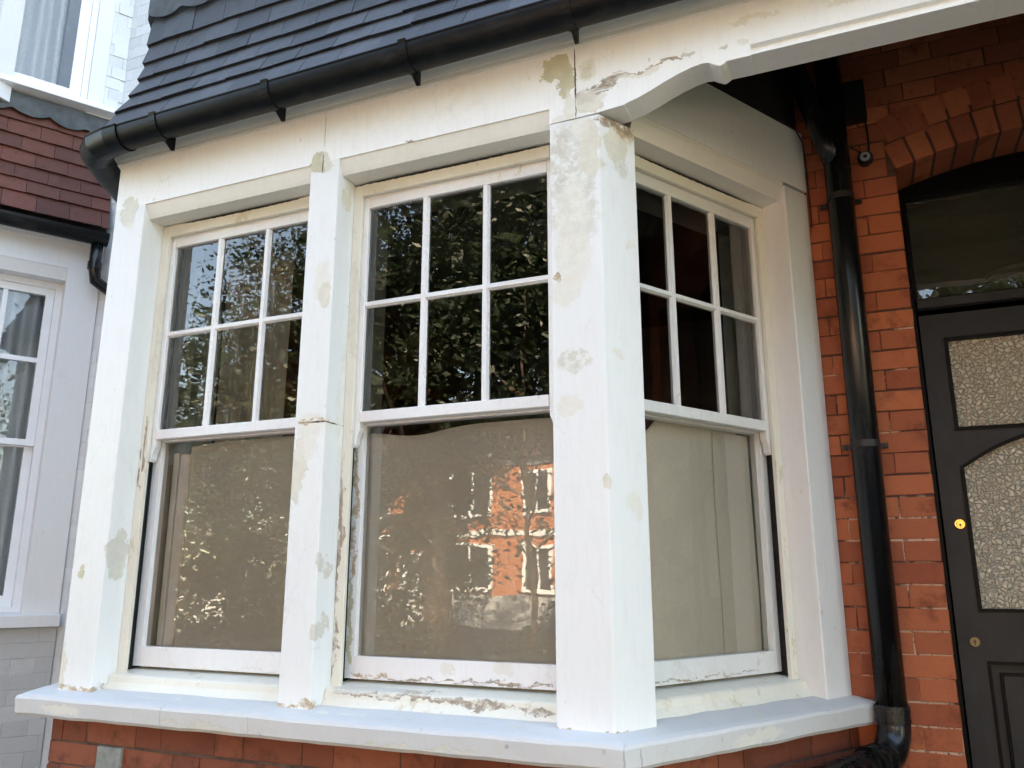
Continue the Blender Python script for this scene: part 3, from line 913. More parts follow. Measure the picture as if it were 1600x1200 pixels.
# --- room behind the bay, closed box with openings at the windows
def room_quads(bm, quads):
    for q in quads:
        bm.faces.new([bm.verts.new((p[0], p[1], p[2]+H)) for p in q])
bm = BM()
zf, zc = -.95, 1.95
i0, i1, i2, i3 = (-3.0, 3.12), (-2.50, 2.52), (-.78, 2.52), (-.33, 3.12)
bm2 = [(-3.6, 3.12), (-3.6, 6.2), (-.18, 6.2), (-.18, 3.12)]
def wq(a, b): return [(a[0], a[1], zf), (b[0], b[1], zf), (b[0], b[1], zc), (a[0], a[1], zc)]
room_quads(bm, [wq(bm2[0], bm2[1]), wq(bm2[1], bm2[2]), wq(bm2[2], bm2[3])])
room_quads(bm, [[(-2.5, 2.36, zf), (-.75, 2.36, zf), (-.18, 3.12, zf), (-3.1, 3.12, zf)], [(-3.6, 3.12, zf), (-.18, 3.12, zf), (-.18, 6.2, zf), (-3.6, 6.2, zf)], [(-2.58, 2.32, 1.40), (-.72, 2.32, 1.40), (-.22, 3.15, 1.40), (-3.08, 3.15, 1.40)],
                [(-3.6, 3.15, zc), (-.1, 3.15, zc), (-.1, 6.2, zc), (-3.6, 6.2, zc)], [(-3.6, 3.15, 1.40), (-.1, 3.15, 1.40), (-.1, 3.15, zc), (-3.6, 3.15, zc)]])
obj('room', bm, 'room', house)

# inside lining of the left canted wall
bm = BM(); lbox(bm, FL, 0, 1.12, .02, .14, -.42, ZT); obj('bay_side_wall', bm, 'post', house)

# --- main wall, bricks laid round the porch door
ACX, AZS = .745, 1.485              # arch centre, springing height
HWD = ACX-.243
RISE = .083
RA = (HWD**2+RISE**2)/(2*RISE); ACZ = AZS+RISE-RA
def arch_z(x, r=RA):
    q = r*r-(x-ACX)**2
    return ACZ+math.sqrt(max(q, 0))
def lim(a, b, za, zb):
    zm = (za+zb)/2
    if zm > ACZ+RA+.16: return a, b
    if zb <= AZS+.02: x0, x1 = ACX-HWD, ACX+HWD
    else:
        rr_ = RA+.12
        q = rr_*rr_-(zm-ACZ)**2
        if q <= 0: return a, b
        h = min(math.sqrt(q), HWD+.03); x0, x1 = ACX-h, ACX+h
    if a < x0: return a, min(b, x0)
    if b > x1: return max(a, x1), b
    return 0, 0
brick_panel('brick_wall', FW, -.30, 2.45, -1.5, 2.45, 'brick', house, zref=-.409+.0, seed=11, xlim=lim, uref=-.095, label='orange brick wall of the porch', proud=.0035, joint=.0062)
bm = BM()
ns = 24
lbox(bm, FW, -.30, ACX-HWD-.001, .002, .22, -1.5, AZS)
lbox(bm, FW, ACX+HWD+.001, 2.45, .002, .22, -1.5, AZS)
prof = [(-.30, 2.45), (-.30, AZS)] + [(ACX-HWD+2*HWD*k/ns, arch_z(ACX-HWD+2*HWD*k/ns)+.002) for k in range(ns+1)] + [(2.45, AZS), (2.45, 2.45)]
lprism(bm, FW, prof, .0025, .22, axis='d'); fix(bm)
obj('mortar_bed', bm, 'mortar', house)
# two rings of arch bricks
bm = BM(); tones = []; rr_ = random.Random(9)
for ring in range(2):
    r0 = RA+ring*.113+.0; r1 = r0+.107
    a0 = math.asin((HWD+ (0 if ring == 0 else .02))/r0)
    nv = 14 if ring == 0 else 14
    off = 0 if ring == 0 else .5
    for k in range(nv):
        t0 = -a0+2*a0*(k+.04)/nv; t1 = -a0+2*a0*(k+.93)/nv
        p = .006*rr_.uniform(.6, 1.2)
        pp = [(ACX+r*math.sin(t), ACZ+r*math.cos(t)) for r, t in ((r0, t0), (r0, t1), (r1, t1), (r1, t0))]
        pts = [FW(pp[0][0], -p, pp[0][1]), FW(pp[1][0], -p, pp[1][1]), FW(pp[1][0], .205, pp[1][1]), FW(pp[0][0], .205, pp[0][1]),
               FW(pp[3][0], -p, pp[3][1]), FW(pp[2][0], -p, pp[2][1]), FW(pp[2][0], .205, pp[2][1]), FW(pp[3][0], .205, pp[3][1])]
        hexa(bm, pts); tones.append(rr_.random())
fl = bm.faces.layers.float.new('tone')
for fi, f in enumerate(bm.faces): f[fl] = tones[fi//6]
fix(bm)
obj('brick_arch', bm, 'brick', house, bevel=.003)
# jamb bricks of the reveal
brick_panel('brick_reveal', Frame(ACX-HWD-.0, WALL, 90), .0, .2, -1.5, AZS, 'brick', house, depth=.0, proud=.0, seed=3, zref=-.409)

# upstairs wall, roof block and the rest of the terrace (mostly out of frame, it shades the front from the sun)
bm = BM()
lbox(bm, FW, -3.30, 6.0, .23, .45, 1.9, 4.7)
lbox(bm, FW, 2.45, 6.0, 0, .45, -1.5, 1.9)
lprism(bm, FW, [(-.15, 4.7), (-.15, 4.8), (4.5, 7.4), (9.5, 4.8), (9.5, 4.7)], -3.30, 6.0)
lbox(bm, FW, -3.30, 6.0, 8.9, 9.2, -1.5, 4.7)
lbox(bm, FW, 5.8, 6.0, .45, 8.9, -1.5, 4.7)
lbox(bm, FW, -3.30, -3.1, .45, 8.9, -1.5, 4.7)
fix(bm)
obj('upper_wall', bm, 'brick_dark', house)
# porch roof deck; low dark ceiling and unseen side wall set to darken the porch
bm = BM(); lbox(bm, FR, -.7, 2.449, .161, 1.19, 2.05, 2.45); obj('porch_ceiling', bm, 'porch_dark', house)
bm = BM(); lbox(bm, FR, 1.42, 1.62, .161, .965, -1.5, 2.049); obj('porch_shading_wall', bm, 'porch_side', house)
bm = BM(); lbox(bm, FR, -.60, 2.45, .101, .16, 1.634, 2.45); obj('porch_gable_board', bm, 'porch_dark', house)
bm = BM(); lbox(bm, FR, -.1, 2.45, .15, 1.4, -1.5, -1.28); obj('porch_step', bm, 'porch_tile', house, bevel=.01)

# --- door set
FD = Frame(0, WALL+.21, 0)      # face of the door frame
bm = BM()
def archprof(x0, x1, zlow, dz=0, n=16):
    return [(x0, zlow)] + [(x0+(x1-x0)*k/n, arch_z(x0+(x1-x0)*k/n)+dz) for k in range(n+1)] + [(x1, zlow)]
XL, XR = ACX-HWD+.001, ACX+HWD-.001
lbox(bm, FD, XL, .272, -.01, .06, -1.28, arch_z(.25)-.002)
lbox(bm, FD, 2*ACX-.272, XR, -.01, .06, -1.28, arch_z(.25)-.002)
lprism(bm, FD, archprof(.2725, 2*ACX-.2725, 1.4445, -.002), -.008, .06, axis='d')
lbox(bm, FD, .2725, 2*ACX-.2725, -.016, .06, .978, 1.028)
fix(bm)
door_frame = obj('door_frame', bm, 'black_frame', house, bevel=.003, seg=2)
bm = BM()
lbox(bm, FD, .277, 2*ACX-.277, -.024, -.0165, .986, 1.021)
obj('transom_bar', bm, 'door', door_frame, bevel=.003)
bm = BM()   # mouldings round the transom light
lbox(bm, FD, .2725, .283, -.004, .04, 1.0285, 1.444); lbox(bm, FD, 2*ACX-.283, 2*ACX-.2725, -.004, .04, 1.0285, 1.444)
lbox(bm, FD, .2725, 2*ACX-.2725, -.018, -.0085, 1.447, 1.459)
obj('transom_bead', bm, 'black_frame', door_frame, bevel=.002)
bm = BM()
vs = [bm.verts.new(FD(x, .02, z)) for x, z in ((.2725, 1.028), (2*ACX-.2725, 1.028), (2*ACX-.2725, 1.4446), (.2725, 1.4446))]
bm.faces.new(vs)
obj('transom_pane', bm, 'glass_flat', door_frame)
# house number on the transom glass, its left part just inside the picture
def text_mesh(s, size, F, u, d, z, mat, parent, name, depth=.001):
    cu = bpy.data.curves.new('txt', 'FONT'); cu.body = s; cu.size = size; cu.extrude = depth; cu.align_x = 'LEFT'
    to = bpy.data.objects.new('txt', cu); COL.objects.link(to)
    dg = bpy.context.evaluated_depsgraph_get(); dg.update()
    me = bpy.data.meshes.new_from_object(to.evaluated_get(dg))
    bpy.data.objects.remove(to)
    bm = BM(); bm.from_mesh(me)
    for v in bm.verts: v.co = F(u+v.co.x, d-v.co.z, z+v.co.y)
    return obj(name, bm, mat, parent)
text_mesh('3', .135, FD, .640, .017, 1.205, 'black', door_frame, 'house_number')

# door leaf
DZ = .012                        # leaf face depth behind frame face
bm = BM()
x0, x1 = .279, 2*ACX-.279
sR = 2*ACX
gl, gr = .361, sR-.361
zt = .966
lbox(bm, FD, x0, gl, DZ, DZ+.045, -1.27, zt)
lbox(bm, FD, sR-gl, x1, DZ, DZ+.045, -1.27, zt)
lbox(bm, FD, gl, gr, DZ, DZ+.0449, .860, zt-.0003)
# middle rail with arched underside
n = 14
AR2 = .36
def arch2(x):
    R2 = 0.62; h = (gr-gl)/2; base = R2-math.sqrt(R2*R2-h*h)
    return .372 + base - (R2-math.sqrt(max(R2*R2-(x-ACX)**2, 0)))
prof = [(gl, .518)] + [(gl+(gr-gl)*k/n, arch2(gl+(gr-gl)*k/n)) for k in range(n+1)] + [(gr, .518)]
lprism(bm, FD, prof[::-1], DZ, DZ+.0449, axis='d')
lbox(bm, FD, gl, gr, DZ, DZ+.0449, -.295, -.125)
lbox(bm, FD, gl, gr, DZ, DZ+.0449, -1.269, -1.05)
fix(bm)
door = obj('door', bm, 'door', house, label='dark grey front door with patterned glass and two locks')
def bead_rect(bm, u0, u1, z0, z1, w, d0, d1):
    for a, b, c, d in ((u0, u0+w, z0, z1), (u1-w, u1, z0, z1), (u0+w, u1-w, z0, z0+w), (u0+w, u1-w, z1-w, z1)):
        lbox(bm, FD, a, b, d0, d1, c, d)
bm = BM(); bead_rect(bm, gl-.006, gr+.006, .514, .870, .012, DZ-.009, DZ+.03)
obj('glass_bead', bm, 'black_frame', door, bevel=.003)
bm = BM()
w = .012
lbox(bm, FD, gl-.006, gl+.006, DZ-.009, DZ+.03, -.131, arch2(gl)+.004)
lbox(bm, FD, gr-.006, gr+.006, DZ-.009, DZ+.03, -.131, arch2(gl)+.004)
lbox(bm, FD, gl+.006, gr-.006, DZ-.009, DZ+.03, -.131, -.119)
m_ = 18
for k in range(m_):
    xa = gl-.006+(gr-gl+.012)*k/m_; xb = gl-.006+(gr-gl+.012)*(k+1)/m_
    ca, cb = min(max(xa, gl), gr), min(max(xb, gl), gr)
    hexa(bm, [FD(xa, DZ-.010, arch2(ca)-.004), FD(xb, DZ-.010, arch2(cb)-.004), FD(xb, DZ+.03, arch2(cb)-.004), FD(xa, DZ+.03, arch2(ca)-.004),
              FD(xa, DZ-.010, arch2(ca)+.009), FD(xb, DZ-.010, arch2(cb)+.009), FD(xb, DZ+.03, arch2(cb)+.009), FD(xa, DZ+.03, arch2(ca)+.009)])
bmesh.ops.remove_doubles(bm, verts=bm.verts, dist=.0001)
obj('glass_bead', bm, 'black_frame', door)
bm = BM(); lbox(bm, FD, gl, gr, DZ+.016, DZ+.022, .519, .8595); obj('door_pane', bm, 'door_glass', door)
bm = BM()
lprism(bm, FD, [(gl+.0003, -.1245), (gr-.0003, -.1245)] + [(gr-(gr-gl)*k/n, arch2(gr-(gr-gl)*k/n)-.0005) for k in range(n+1)], DZ+.016, DZ+.022, axis='d')
fix(bm); obj('door_pane', bm, 'door_glass', door)
# lower panels
bm = BM()
lbox(bm, FD, gl, gr, DZ+.022, DZ+.03, -1.05, -.2955)
lbox(bm, FD, ACX-.0349, ACX+.0349, DZ+.0005, DZ+.0215, -1.049, -.2957)
lbox(bm, FD, gl+.045, ACX-.080, DZ+.008, DZ+.0215, -.95, -.342)
lbox(bm, FD, ACX+.080, gr-.045, DZ+.008, DZ+.0215, -.95, -.342)
obj('door_panel', bm, 'door', door, bevel=.005, seg=2)
bm = BM()
for a_, b_ in ((gl, ACX-.0352), (ACX+.0352, gr)):
    bead_rect(bm, a_+.0002, b_-.0002, -1.0, -.2962, .010, DZ-.004, DZ+.0215)
    bead_rect(bm, a_+.036, b_-.036, -.96, -.333, .007, DZ+.006, DZ+.0215)
obj('panel_bead', bm, 'black_frame', door)
bm = BM(); disc(bm, FD, .331, DZ, .174, .0185, DZ-.006, .0165); disc(bm, FD, .331, DZ-.0061, .174, .0115, DZ-.009, .0108)
lk = obj('door_lock', bm, 'brass', door)
bm = BM(); disc(bm, FD, .331, DZ-.0091, .171, .0038, DZ-.0094, .0038, 12); lbox(bm, FD, .3298, .3322, DZ-.0094, DZ-.0091, .163, .170)
obj('keyway', bm, 'black', lk)
bm = BM(); disc(bm, FD, .332, DZ, -.232, .017, DZ-.003, .0155)
ks = obj('keyhole', bm, 'old_brass', door)
bm = BM(); disc(bm, FD, .332, DZ-.0031, -.230, .0045, DZ-.0035, .0045, 12); lbox(bm, FD, .3298, .3342, DZ-.0035, DZ-.0031, -.242, -.231)
obj('keyway', bm, 'black', ks)

# hall behind the door
bm = BM()
room_quads(bm, [[(-.17, 3.42, -1.3), (-.17, 8, -1.3), (-.17, 8, 1.7), (-.17, 3.42, 1.7)], [(1.8, 3.42, -1.3), (1.8, 8, -1.3), (1.8, 8, 1.7), (1.8, 3.42, 1.7)],
                [(-.17, 8, -1.3), (1.8, 8, -1.3), (1.8, 8, 1.7), (-.17, 8, 1.7)], [(-.17, 3.42, 1.7), (1.8, 3.42, 1.7), (1.8, 8, 1.7), (-.17, 8, 1.7)],
                [(-.17, 3.42, -1.3), (1.8, 3.42, -1.3), (1.8, 8, -1.3), (-.17, 8, -1.3)]])
obj('hall', bm, 'hall', house)
bm = BM()
tube(bm, [(.98, 5.2, 1.70+H), (.98, 5.2, 1.675+H)], [.17, .16], 32); tube(bm, [(.98, 5.2, 1.6745+H), (.98, 5.2, 1.64+H)], [.06, .045], 24)
tube(bm, [(.98, 5.2, 1.6395+H), (.98, 5.2, 1.1+H)], .004, 8)
tag(obj('ceiling_rose', bm, 'hall'), 'ceiling rose and hanging cord dimly seen through the glass above the door', 'ceiling rose')

# --- downpipe against the porch wall
pipe = []
px, py, pr_ = .042, 3.055, .0475
pts = [(px, py, 2.44+H), (px, py, -.415+H)]
bm = BM(); tube(bm, pts, pr_, 40)
dp = obj('downpipe', bm, 'black_pipe', house, smooth=True, label='thick black downpipe between the bay and the front door')
# collar and swept bend below
hd = Vector((-.51, -.86, -.06)).normalized()
bm = BM()
tube(bm, [(px, py, -.4155+H), (px, py, -.417+H), (px, py, -.468+H)], [.052, .0535, .0535], 40)
for zz in (-.419, -.430, -.460): tube(bm, [(px, py, zz+H), (px, py, zz-.005+H)], .0555, 40)
obj('collar', bm, 'black_pipe', dp, smooth=False)
bm = BM()
c0 = Vector((px, py, -.468+H)); rb = .11
bend = []
dn = Vector((0, 0, -1))
ang_tot = math.acos(max(-1, min(1, dn.dot(hd))))
side = (hd - dn*dn.dot(hd)).normalized()
cc = c0+side*rb
for k in range(15):
    a = ang_tot*k/14
    bend.append(cc - side*rb*math.cos(a) + dn*rb*math.sin(a))
tube(bm, bend, .0515, 40)
obj('bend', bm, 'black_pipe', dp, smooth=True)
bm = BM()
e = bend[-1]
tube(bm, [e+hd*.001, e+hd*.06], .056, 40)
for q in (.0, .025, .055): tube(bm, [e+hd*(q+.001), e+hd*(q+.006)], .0585, 40)
obj('collar', bm, 'black_pipe', dp, smooth=False)
bm = BM(); tube(bm, [e+hd*.0605, e+hd*1.3], pr_+.002, 40)
obj('pipe_run', bm, 'black_pipe', dp, smooth=True)
bm = BM()
def clip(z):
    bm = BM()
    tube(bm, [(px, py, z-.012+H), (px, py, z+.012+H)], .0490, 40)
    for s in (-1, 1):
        a, b = sorted((px+s*.045, px+s*.075))
        lbox(bm, FW, a, b, -.016, -.010, z-.010, z+.010)
        disc(bm, FW, px+s*.066, -.0165, z, .008, -.024, .006, 12)
    return obj('pipe_clip', bm, 'iron', dp)
clip(.440); clip(1.375)
# branch pipe dropping in from the porch gutter at the top
bm = BM()
tube(bm, [(px-.002, py-.002, 1.50+H), (px-.03, py-.02, 1.60+H), (px-.085, py-.05, 1.80+H), (px-.16, py-.08, 2.05+H), (px-.24, py-.10, 2.44+H)], .040, 24)
obj('branch_pipe', bm, 'black_pipe', dp, smooth=True)

# security sensor, its box and cable on the porch wall
sn = thing('security_sensor', (.144, WALL-.03, 1.52+H), 'small round black camera with a grey ring lens fixed on the brick beside the downpipe', 'security camera')
bm = BM(); disc(bm, FW, .144, -.004, 1.541, .026, -.030, .028); disc(bm, FW, .144, -.0305, 1.541, .028, -.040, .022)
obj('body', bm, 'black', sn, bevel=.001)
bm = BM(); disc(bm, FW, .143, -.0402, 1.5415, .0185, -.0425, .0165)
obj('lens_ring', bm, 'silver', sn)
bm = BM(); disc(bm, FW, .143, -.0427, 1.5415, .0075, -.0435, .0065, 16)
obj('lens', bm, 'black', sn)
bm = BM(); tube(bm, [(.160, WALL-.007, 1.565+H), (.162, WALL-.008, 1.62+H), (.160, WALL-.008, 1.68+H), (.155, WALL-.008, 1.74+H)], .0035, 8)
tube(bm, [(.132, WALL-.007, 1.565+H), (.118, WALL-.009, 1.59+H), (.098, WALL-.008, 1.605+H)], .0025, 8)
obj('cable', bm, 'black', sn)
bm = BM(); lbox(bm, FW, .078, .165, -.055, -.003, 1.70, 1.86)
jb = obj('alarm_box', bm, 'black', None, bevel=.018, seg=4)
tag(jb, 'black rounded box on the dark brick high beside the downpipe, above the round camera', 'alarm box')
bm = BM()
tube(bm, [FC(.95, -.004, 1.705), FC(1.06, -.004, 1.70), FC(1.098, -.006, 1.66), FC(1.108, -.006, 1.56), FC(1.112, -.005, 1.42), FC(1.113, -.004, 1.3)], .0028, 8)
tag(obj('thin_cable', bm, 'black', None), 'thin dark cable running down the edge of the white bay post beside the brick', 'cable')

# --- dust sheets and curtain behind the windows
def sheet(F, u0, u1, z0, topf, d, mat, label, amp=.004, nu=60, nz=40, foldf=0., fold=.022, skew=0., cat='dust sheet', name='dust_sheet', group=None):
    bm = BM(); g = []
    for i in range(nu+1):
        u = u0+(u1-u0)*i/nu; colv = []
        for k in range(nz+1):
            q = k/nz
            zt_ = topf(u)
            z = z0+(zt_-z0)*q
            uu = u+skew*(1-q)*(1 if i == 0 else 0)
            dd = d+amp*noise.noise(Vector((u*3, z*2, d*9)))*2
            if foldf: dd += fold*math.sin(u*foldf+1.2*noise.noise(Vector((u*4, z*.6, 3))))*(.6+.4*math.sin(u*13))
            colv.append(bm.verts.new(F(uu, dd, z)))
        g.append(colv)
    for i in range(nu):
        for k in range(nz): bm.faces.new([g[i][k], g[i+1][k], g[i+1][k+1], g[i][k+1]])
    bmesh.ops.solidify(bm, geom=bm.faces[:], thickness=.0015)
    o = obj(name, bm, mat, None, smooth=True)
    return tag(o, label, cat, group)
sheet(FR, -2.345, -1.735, -.335, lambda u: .487-.012*max(0, (-2.2-u))*6, .199, 'cloth', 'beige dust sheet hung behind the lower half of the left front window', amp=.004)
sheet(FR, -1.55, -.82, -.335, lambda u: .480 - .024*math.exp(-((u+1.36)/.14)**2), .199, 'cloth', 'beige dust sheet sagging behind the lower half of the middle window', amp=.004)
def top3(u):
    return .515-.070*math.exp(-((u-.30)/.11)**4) + .10*max(0, u-.60)
sheet(FC, .19, .84, -.335, top3, .206, 'cloth_warm', 'beige dust sheet with a drooping top edge behind the side window of the bay', amp=.005)
sheet(FC, .70, .905, -.334, lambda u: .49, .2035, 'cloth_warm', 'second narrow strip of beige sheet overlapping at the right of the side window', amp=.004)
sheet(FR, -2.44, -2.10, -.3, lambda u: 1.33, .42, 'curtain', 'pale pleated curtain gathered behind the upper left panes of the left window', foldf=62, nu=120, cat='curtain', name='curtain')

# ================================================================= NEIGHBOUR'S HOUSE (left, one step uphill)
nb = thing('neighbour_house', (-4.6, 3.2, 0), 'white painted house at the left edge with red hung tiles between its bay windows', 'house')
DN = .20                                   # uphill step
FN = Frame(-4.287-.5*1.2, 2.475-.866*1.2, 60)   # its right canted face; u=1.2 is where s=0
def NU(s): return s+1.2
# canted face: u from arris (front corner) to the wall
ua, ub = 0.62, NU(.735)
npath = [(FN(ua, 0, 0).x-1.9, FN(ua, 0, 0).y), (FN(ua, 0, 0).x, FN(ua, 0, 0).y), (FN(ub, 0, 0).x, FN(ub, 0, 0).y)]
# posts, lintel
un0, un1 = NU(.566)-.80, NU(.566)          # window opening
bm = BM()
lbox(bm, FN, un1, ub, 0, .18, -.205, ZT+DN+.053); lbox(bm, FN, un0-.15, un0, 0, .18, -.205, ZT+DN+.053)
obj('corner_post', bm, 'nwhite', nb, bevel=.004)
bm = BM(); sweep(bm, npath, [(0, 1.634+DN), (0, ZT+DN+.053), (-.02, ZT+DN+.053), (-.16, ZT+DN+.053), (-.16, 1.634+DN)])
obj('lintel', bm, 'nwhite', nb)
bm = BM(); lprism(bm, FN, [(.003, ZT+DN+.0525), (.022, ZT+DN-.005), (.024, ZT+DN-.015), (.16, ZT+DN-.015), (.16, ZT+DN+.0525)], un0, un1); fix(bm)
obj('lintel_moulding', bm, 'nwhite', nb)
bm = BM(); sweep(bm, npath, [(o, z+DN) for o, z in cor]); obj('cornice', bm, 'nwhite', nb)
bm = BM(); sweep(bm, npath, [(GO+(o-GO)*.95-.012, z+DN) for o, z in [(GO+GR*math.cos(math.pi+math.pi*k/12), GZ+GR*1.1*math.sin(math.pi+math.pi*k/12)) for k in range(13)] + [(GO+(GR-.003)*math.cos(math.pi+math.pi*k/12), GZ+.001+(GR-.003)*1.1*math.sin(math.pi+math.pi*k/12)) for k in range(12, -1, -1)]])
ng = obj('gutter', bm, 'gutter', nb)
# swan neck downpipe at its end
g0 = FN(ub-.05, -.09, GZ+DN-.05)
bm = BM()
g1 = FN(ub-.05, -.09, GZ+DN-.20); g2 = FN(ub-.035, -.075, GZ+DN-.27); g3 = FN(ub+.10, -.05, GZ+DN-.34); g4 = FN(ub+.16, -.05, GZ+DN-.36); g5 = FN(ub+.19, -.05, GZ+DN-.42); g6 = FN(ub+.19, -.05, -1.3)
tube(bm, [g0, g1, g2, g3, g4, g5, g6], .032, 20)
obj('downpipe', bm, 'black_pipe', nb, smooth=True)
bm = BM(); tube(bm, [g1+Vector((0, 0, .03)), g1-Vector((0, 0, .01))], .037, 20); obj('pipe_collar', bm, 'black_pipe', nb)
# red tiles
nrows = [(1.742+DN, .080), (1.862+DN, .034), (1.952+DN, .004), (2.042+DN, -.012), (2.132+DN, -.02), (2.222+DN, -.026), (2.312+DN, -.03), (2.40+DN, -.034)]
tile_courses('roof', npath, nrows, 'tile_red', nb, seed=8, label='dark red hung tiles')
bm = BM(); sweep(bm, npath, [(.03, 1.69+DN), (-.01, 1.90+DN), (-.045, 2.02+DN), (-.06, 2.46+DN), (-.3, 2.46+DN), (-.3, 1.69+DN)]); obj('roof_boarding', bm, 'porch_dark', nb)
flashing('lead_flashing', npath, 2.47+DN, 2.375+DN, -.006, nb, 2)
# sill and base
bm = BM(); sweep(bm, npath, [(-.16, -.190), (.055, -.205), (.06, -.21), (.06, -.265), (-.16, -.268)]); obj('stone_sill', bm, 'nwhite', nb)
bm = BM(); sweep(bm, npath, [(-.001, -.269), (-.001, -1.5), (-.2, -1.5), (-.2, -.269)]); obj('base_wall', bm, 'mortar_grey', nb)
brick_panel('brick_base', FN, ua, ub, -1.5, -.27, 'brick_grey', nb, zref=-.27, seed=22, joint=.003, proud=.0012)
# lower window of the neighbour
def nwin(F, u0, u1, z0, z1, midz, bars, stile=.042, d0=.10, label=None, name='window', mat='upvc'):
    bm = BM()
    w = .035
    for a, b, c, d in ((u0, u0+w, z0, z1), (u1-w, u1, z0, z1), (u0+w, u1-w, z1-w, z1), (u0+w, u1-w, z0, z0+w*.8)):
        lbox(bm, F, a, b, d0, d0+.10, c, d)
    win = obj(name, bm, mat, nb, bevel=.002, label=label)
    bm = BM()
    a0, a1 = u0+w+.001, u1-w-.001
    def sash(za, zb, dd, br):
        s = stile
        lbox(bm, F, a0, a0+s, dd, dd+.035, za, zb); lbox(bm, F, a1-s, a1, dd, dd+.035, za, zb)
        lbox(bm, F, a0+s, a1-s, dd, dd+.035, za, za+s*br); lbox(bm, F, a0+s, a1-s, dd, dd+.035, zb-s, zb)
    if midz is not None:
        sash(midz-.02, z1-w, d0+.015, .8); sash(z0+w*.8, midz+.015, d0+.052, 1.4)
    else: sash(z0+w*.8, z1-w, d0+.015, 1.0)
    obj('sashes', bm, mat, win, bevel=.002)
    bm = BM()
    if bars:
        bz = (midz+z1)/2
        for x in bars: lbox(bm, F, u0+(u1-u0)*x-.012, u0+(u1-u0)*x+.012, d0+.02, d0+.045, midz+.02, z1-w-stile)
        lbox(bm, F, a0+stile, a1-stile, d0+.018, d0+.046, bz-.013, bz+.013)
        obj('glazing_bars', bm, mat, win)
    bm = BM()
    dd = d0+.04
    if midz is not None:
        for za, zb, dd in ((midz, z1-w-.01, d0+.034), (z0+w, midz, d0+.07)):
            bm.faces.new([bm.verts.new(F(x, dd, z)) for x, z in ((a0+.01, za), (a1-.01, za), (a1-.01, zb), (a0+.01, zb))])
    else: bm.faces.new([bm.verts.new(F(x, dd, z)) for x, z in ((a0+.01, z0+w), (a1-.01, z0+w), (a1-.01, z1-w), (a0+.01, z1-w))])
    obj('pane', bm, 'glass', win)
    return win
nwin(FN, un0, un1, -.20, ZT+DN-.016, .70, (.34, .66), label='lower bay window with net curtain')
sheet(FN, un0-.1, un1-.02, -.15, lambda u: 1.60, .20, 'net', 'grey white net curtain behind the lower window of the house on the left', fold=.035, foldf=60, nu=140, cat='curtain', name='net_curtain')
# room behind
bm = BM()
q = [FN(un0-.4, .5, 0), FN(ub+.1, .5, 0)]
for za, zb in ((-.6, 4.6),): lbox(bm, FN, un0-1.2, ub+.05, .55, .6, za, zb)
obj('room_wall', bm, 'room', nb)
# upper window
zu0 = 2.69
uu1 = NU(.40)+.15
bm = BM(); lprism(bm, FN, [(.10, zu0+.055), (-.052, zu0+.035), (-.055, zu0+.0), (-.03, zu0-.002), (.10, zu0-.02)], uu1-1.5, ub-.02); fix(bm)
us = obj('upper_sill', bm, 'upvc', nb, bevel=.003)
nwin(FN, uu1-1.0, uu1, zu0+.04, zu0+1.6, None, None, stile=.06, d0=.04, label='upper window with blue white curtain')
bm = BM(); lbox(bm, FN, uu1+.0005, ub-.001, .015, .2, zu0-.02, 4.8)
obj('upper_pier', bm, 'nwhite', nb, bevel=.003)
sheet(FN, uu1-1.0, uu1-.16, zu0+.08, lambda u: 4.3, .15, 'net', 'blue white curtain in the upper window of the house on the left', fold=.045, foldf=55, nu=120, cat='curtain', name='net_curtain')
# main wall of the neighbour between the bays and beyond, painted brick
bm = BM(); lbox(bm, FW, -9.5, -3.31, .004, .3, -1.5, 4.9)
lprism(bm, FW, [(-.15, 4.9), (-.15, 5.0), (4.5, 7.6), (9.5, 5.0), (9.5, 4.9)], -16, -3.31)
lbox(bm, FW, -16, -9.51, .004, .3, -1.5, 4.9); fix(bm)
obj('main_wall', bm, 'mortar_white', nb)
brick_panel('painted_brick_wall', FW, -4.05, -3.235, -1.5, 5.0, 'brick_white', nb, zref=-.27, seed=23, joint=.002, proud=.001, bev=.0008)
bm = BM(); lbox(bm, FW, -4.05, -3.233, .0015, .2, -1.5, 4.88); obj('wall_return', bm, 'mortar_white', nb)
# painted brick pier beside the upper window
brick_panel('painted_pier', FN, ub-.10, ub, zu0-.0, 4.8, 'brick_white', nb, zref=-.27, seed=24, joint=.0012, proud=-.0135, depth=.03, bev=.0005)
bm = BM(); lbox(bm, Frame(0, WALL, 0), -6.6, -4.2, -.62, -.5, zu0-.1, 4.8); obj('upper_front', bm, 'nwhite', nb)
bm = BM(); sweep(bm, npath, [(-.002, 4.7), (-.002, 5.3), (-.3, 5.3), (-.3, 4.7)]); obj('upper_lintel', bm, 'nwhite', nb)

# ================================================================= GROUND AND STREET (seen in the glass)
def sheetz(name, x0, x1, y0, y1, z, mat, kind='structure'):
    bm = BM(); bm.faces.new([bm.verts.new(p) for p in ((x0, y0, z), (x1, y0, z), (x1, y1, z), (x0, y1, z))])
    return structure(name, bm, mat)
sheetz('ground', -150, 150, -150, 60, 0, 'grass')
sheetz('front_garden', -7.0, 3.2, -3.2, 3.1, .006, 'paving')
sheetz('pavement', -60, 60, -5.6, -3.6, .12, 'paving')
sheetz('road', -60, 60, -12.5, -5.75, .010, 'asphalt')
sheetz('pavement', -60, 60, -15.0, -12.65, .12, 'paving')
bm = BM(); hexa(bm, [Vector(p) for p in ((-60, -5.75, 0), (60, -5.75, 0), (60, -5.6, 0), (-60, -5.6, 0), (-60, -5.75, .125), (60, -5.75, .125), (60, -5.6, .125), (-60, -5.6, .125))])
structure('kerb', bm, 'kerb')
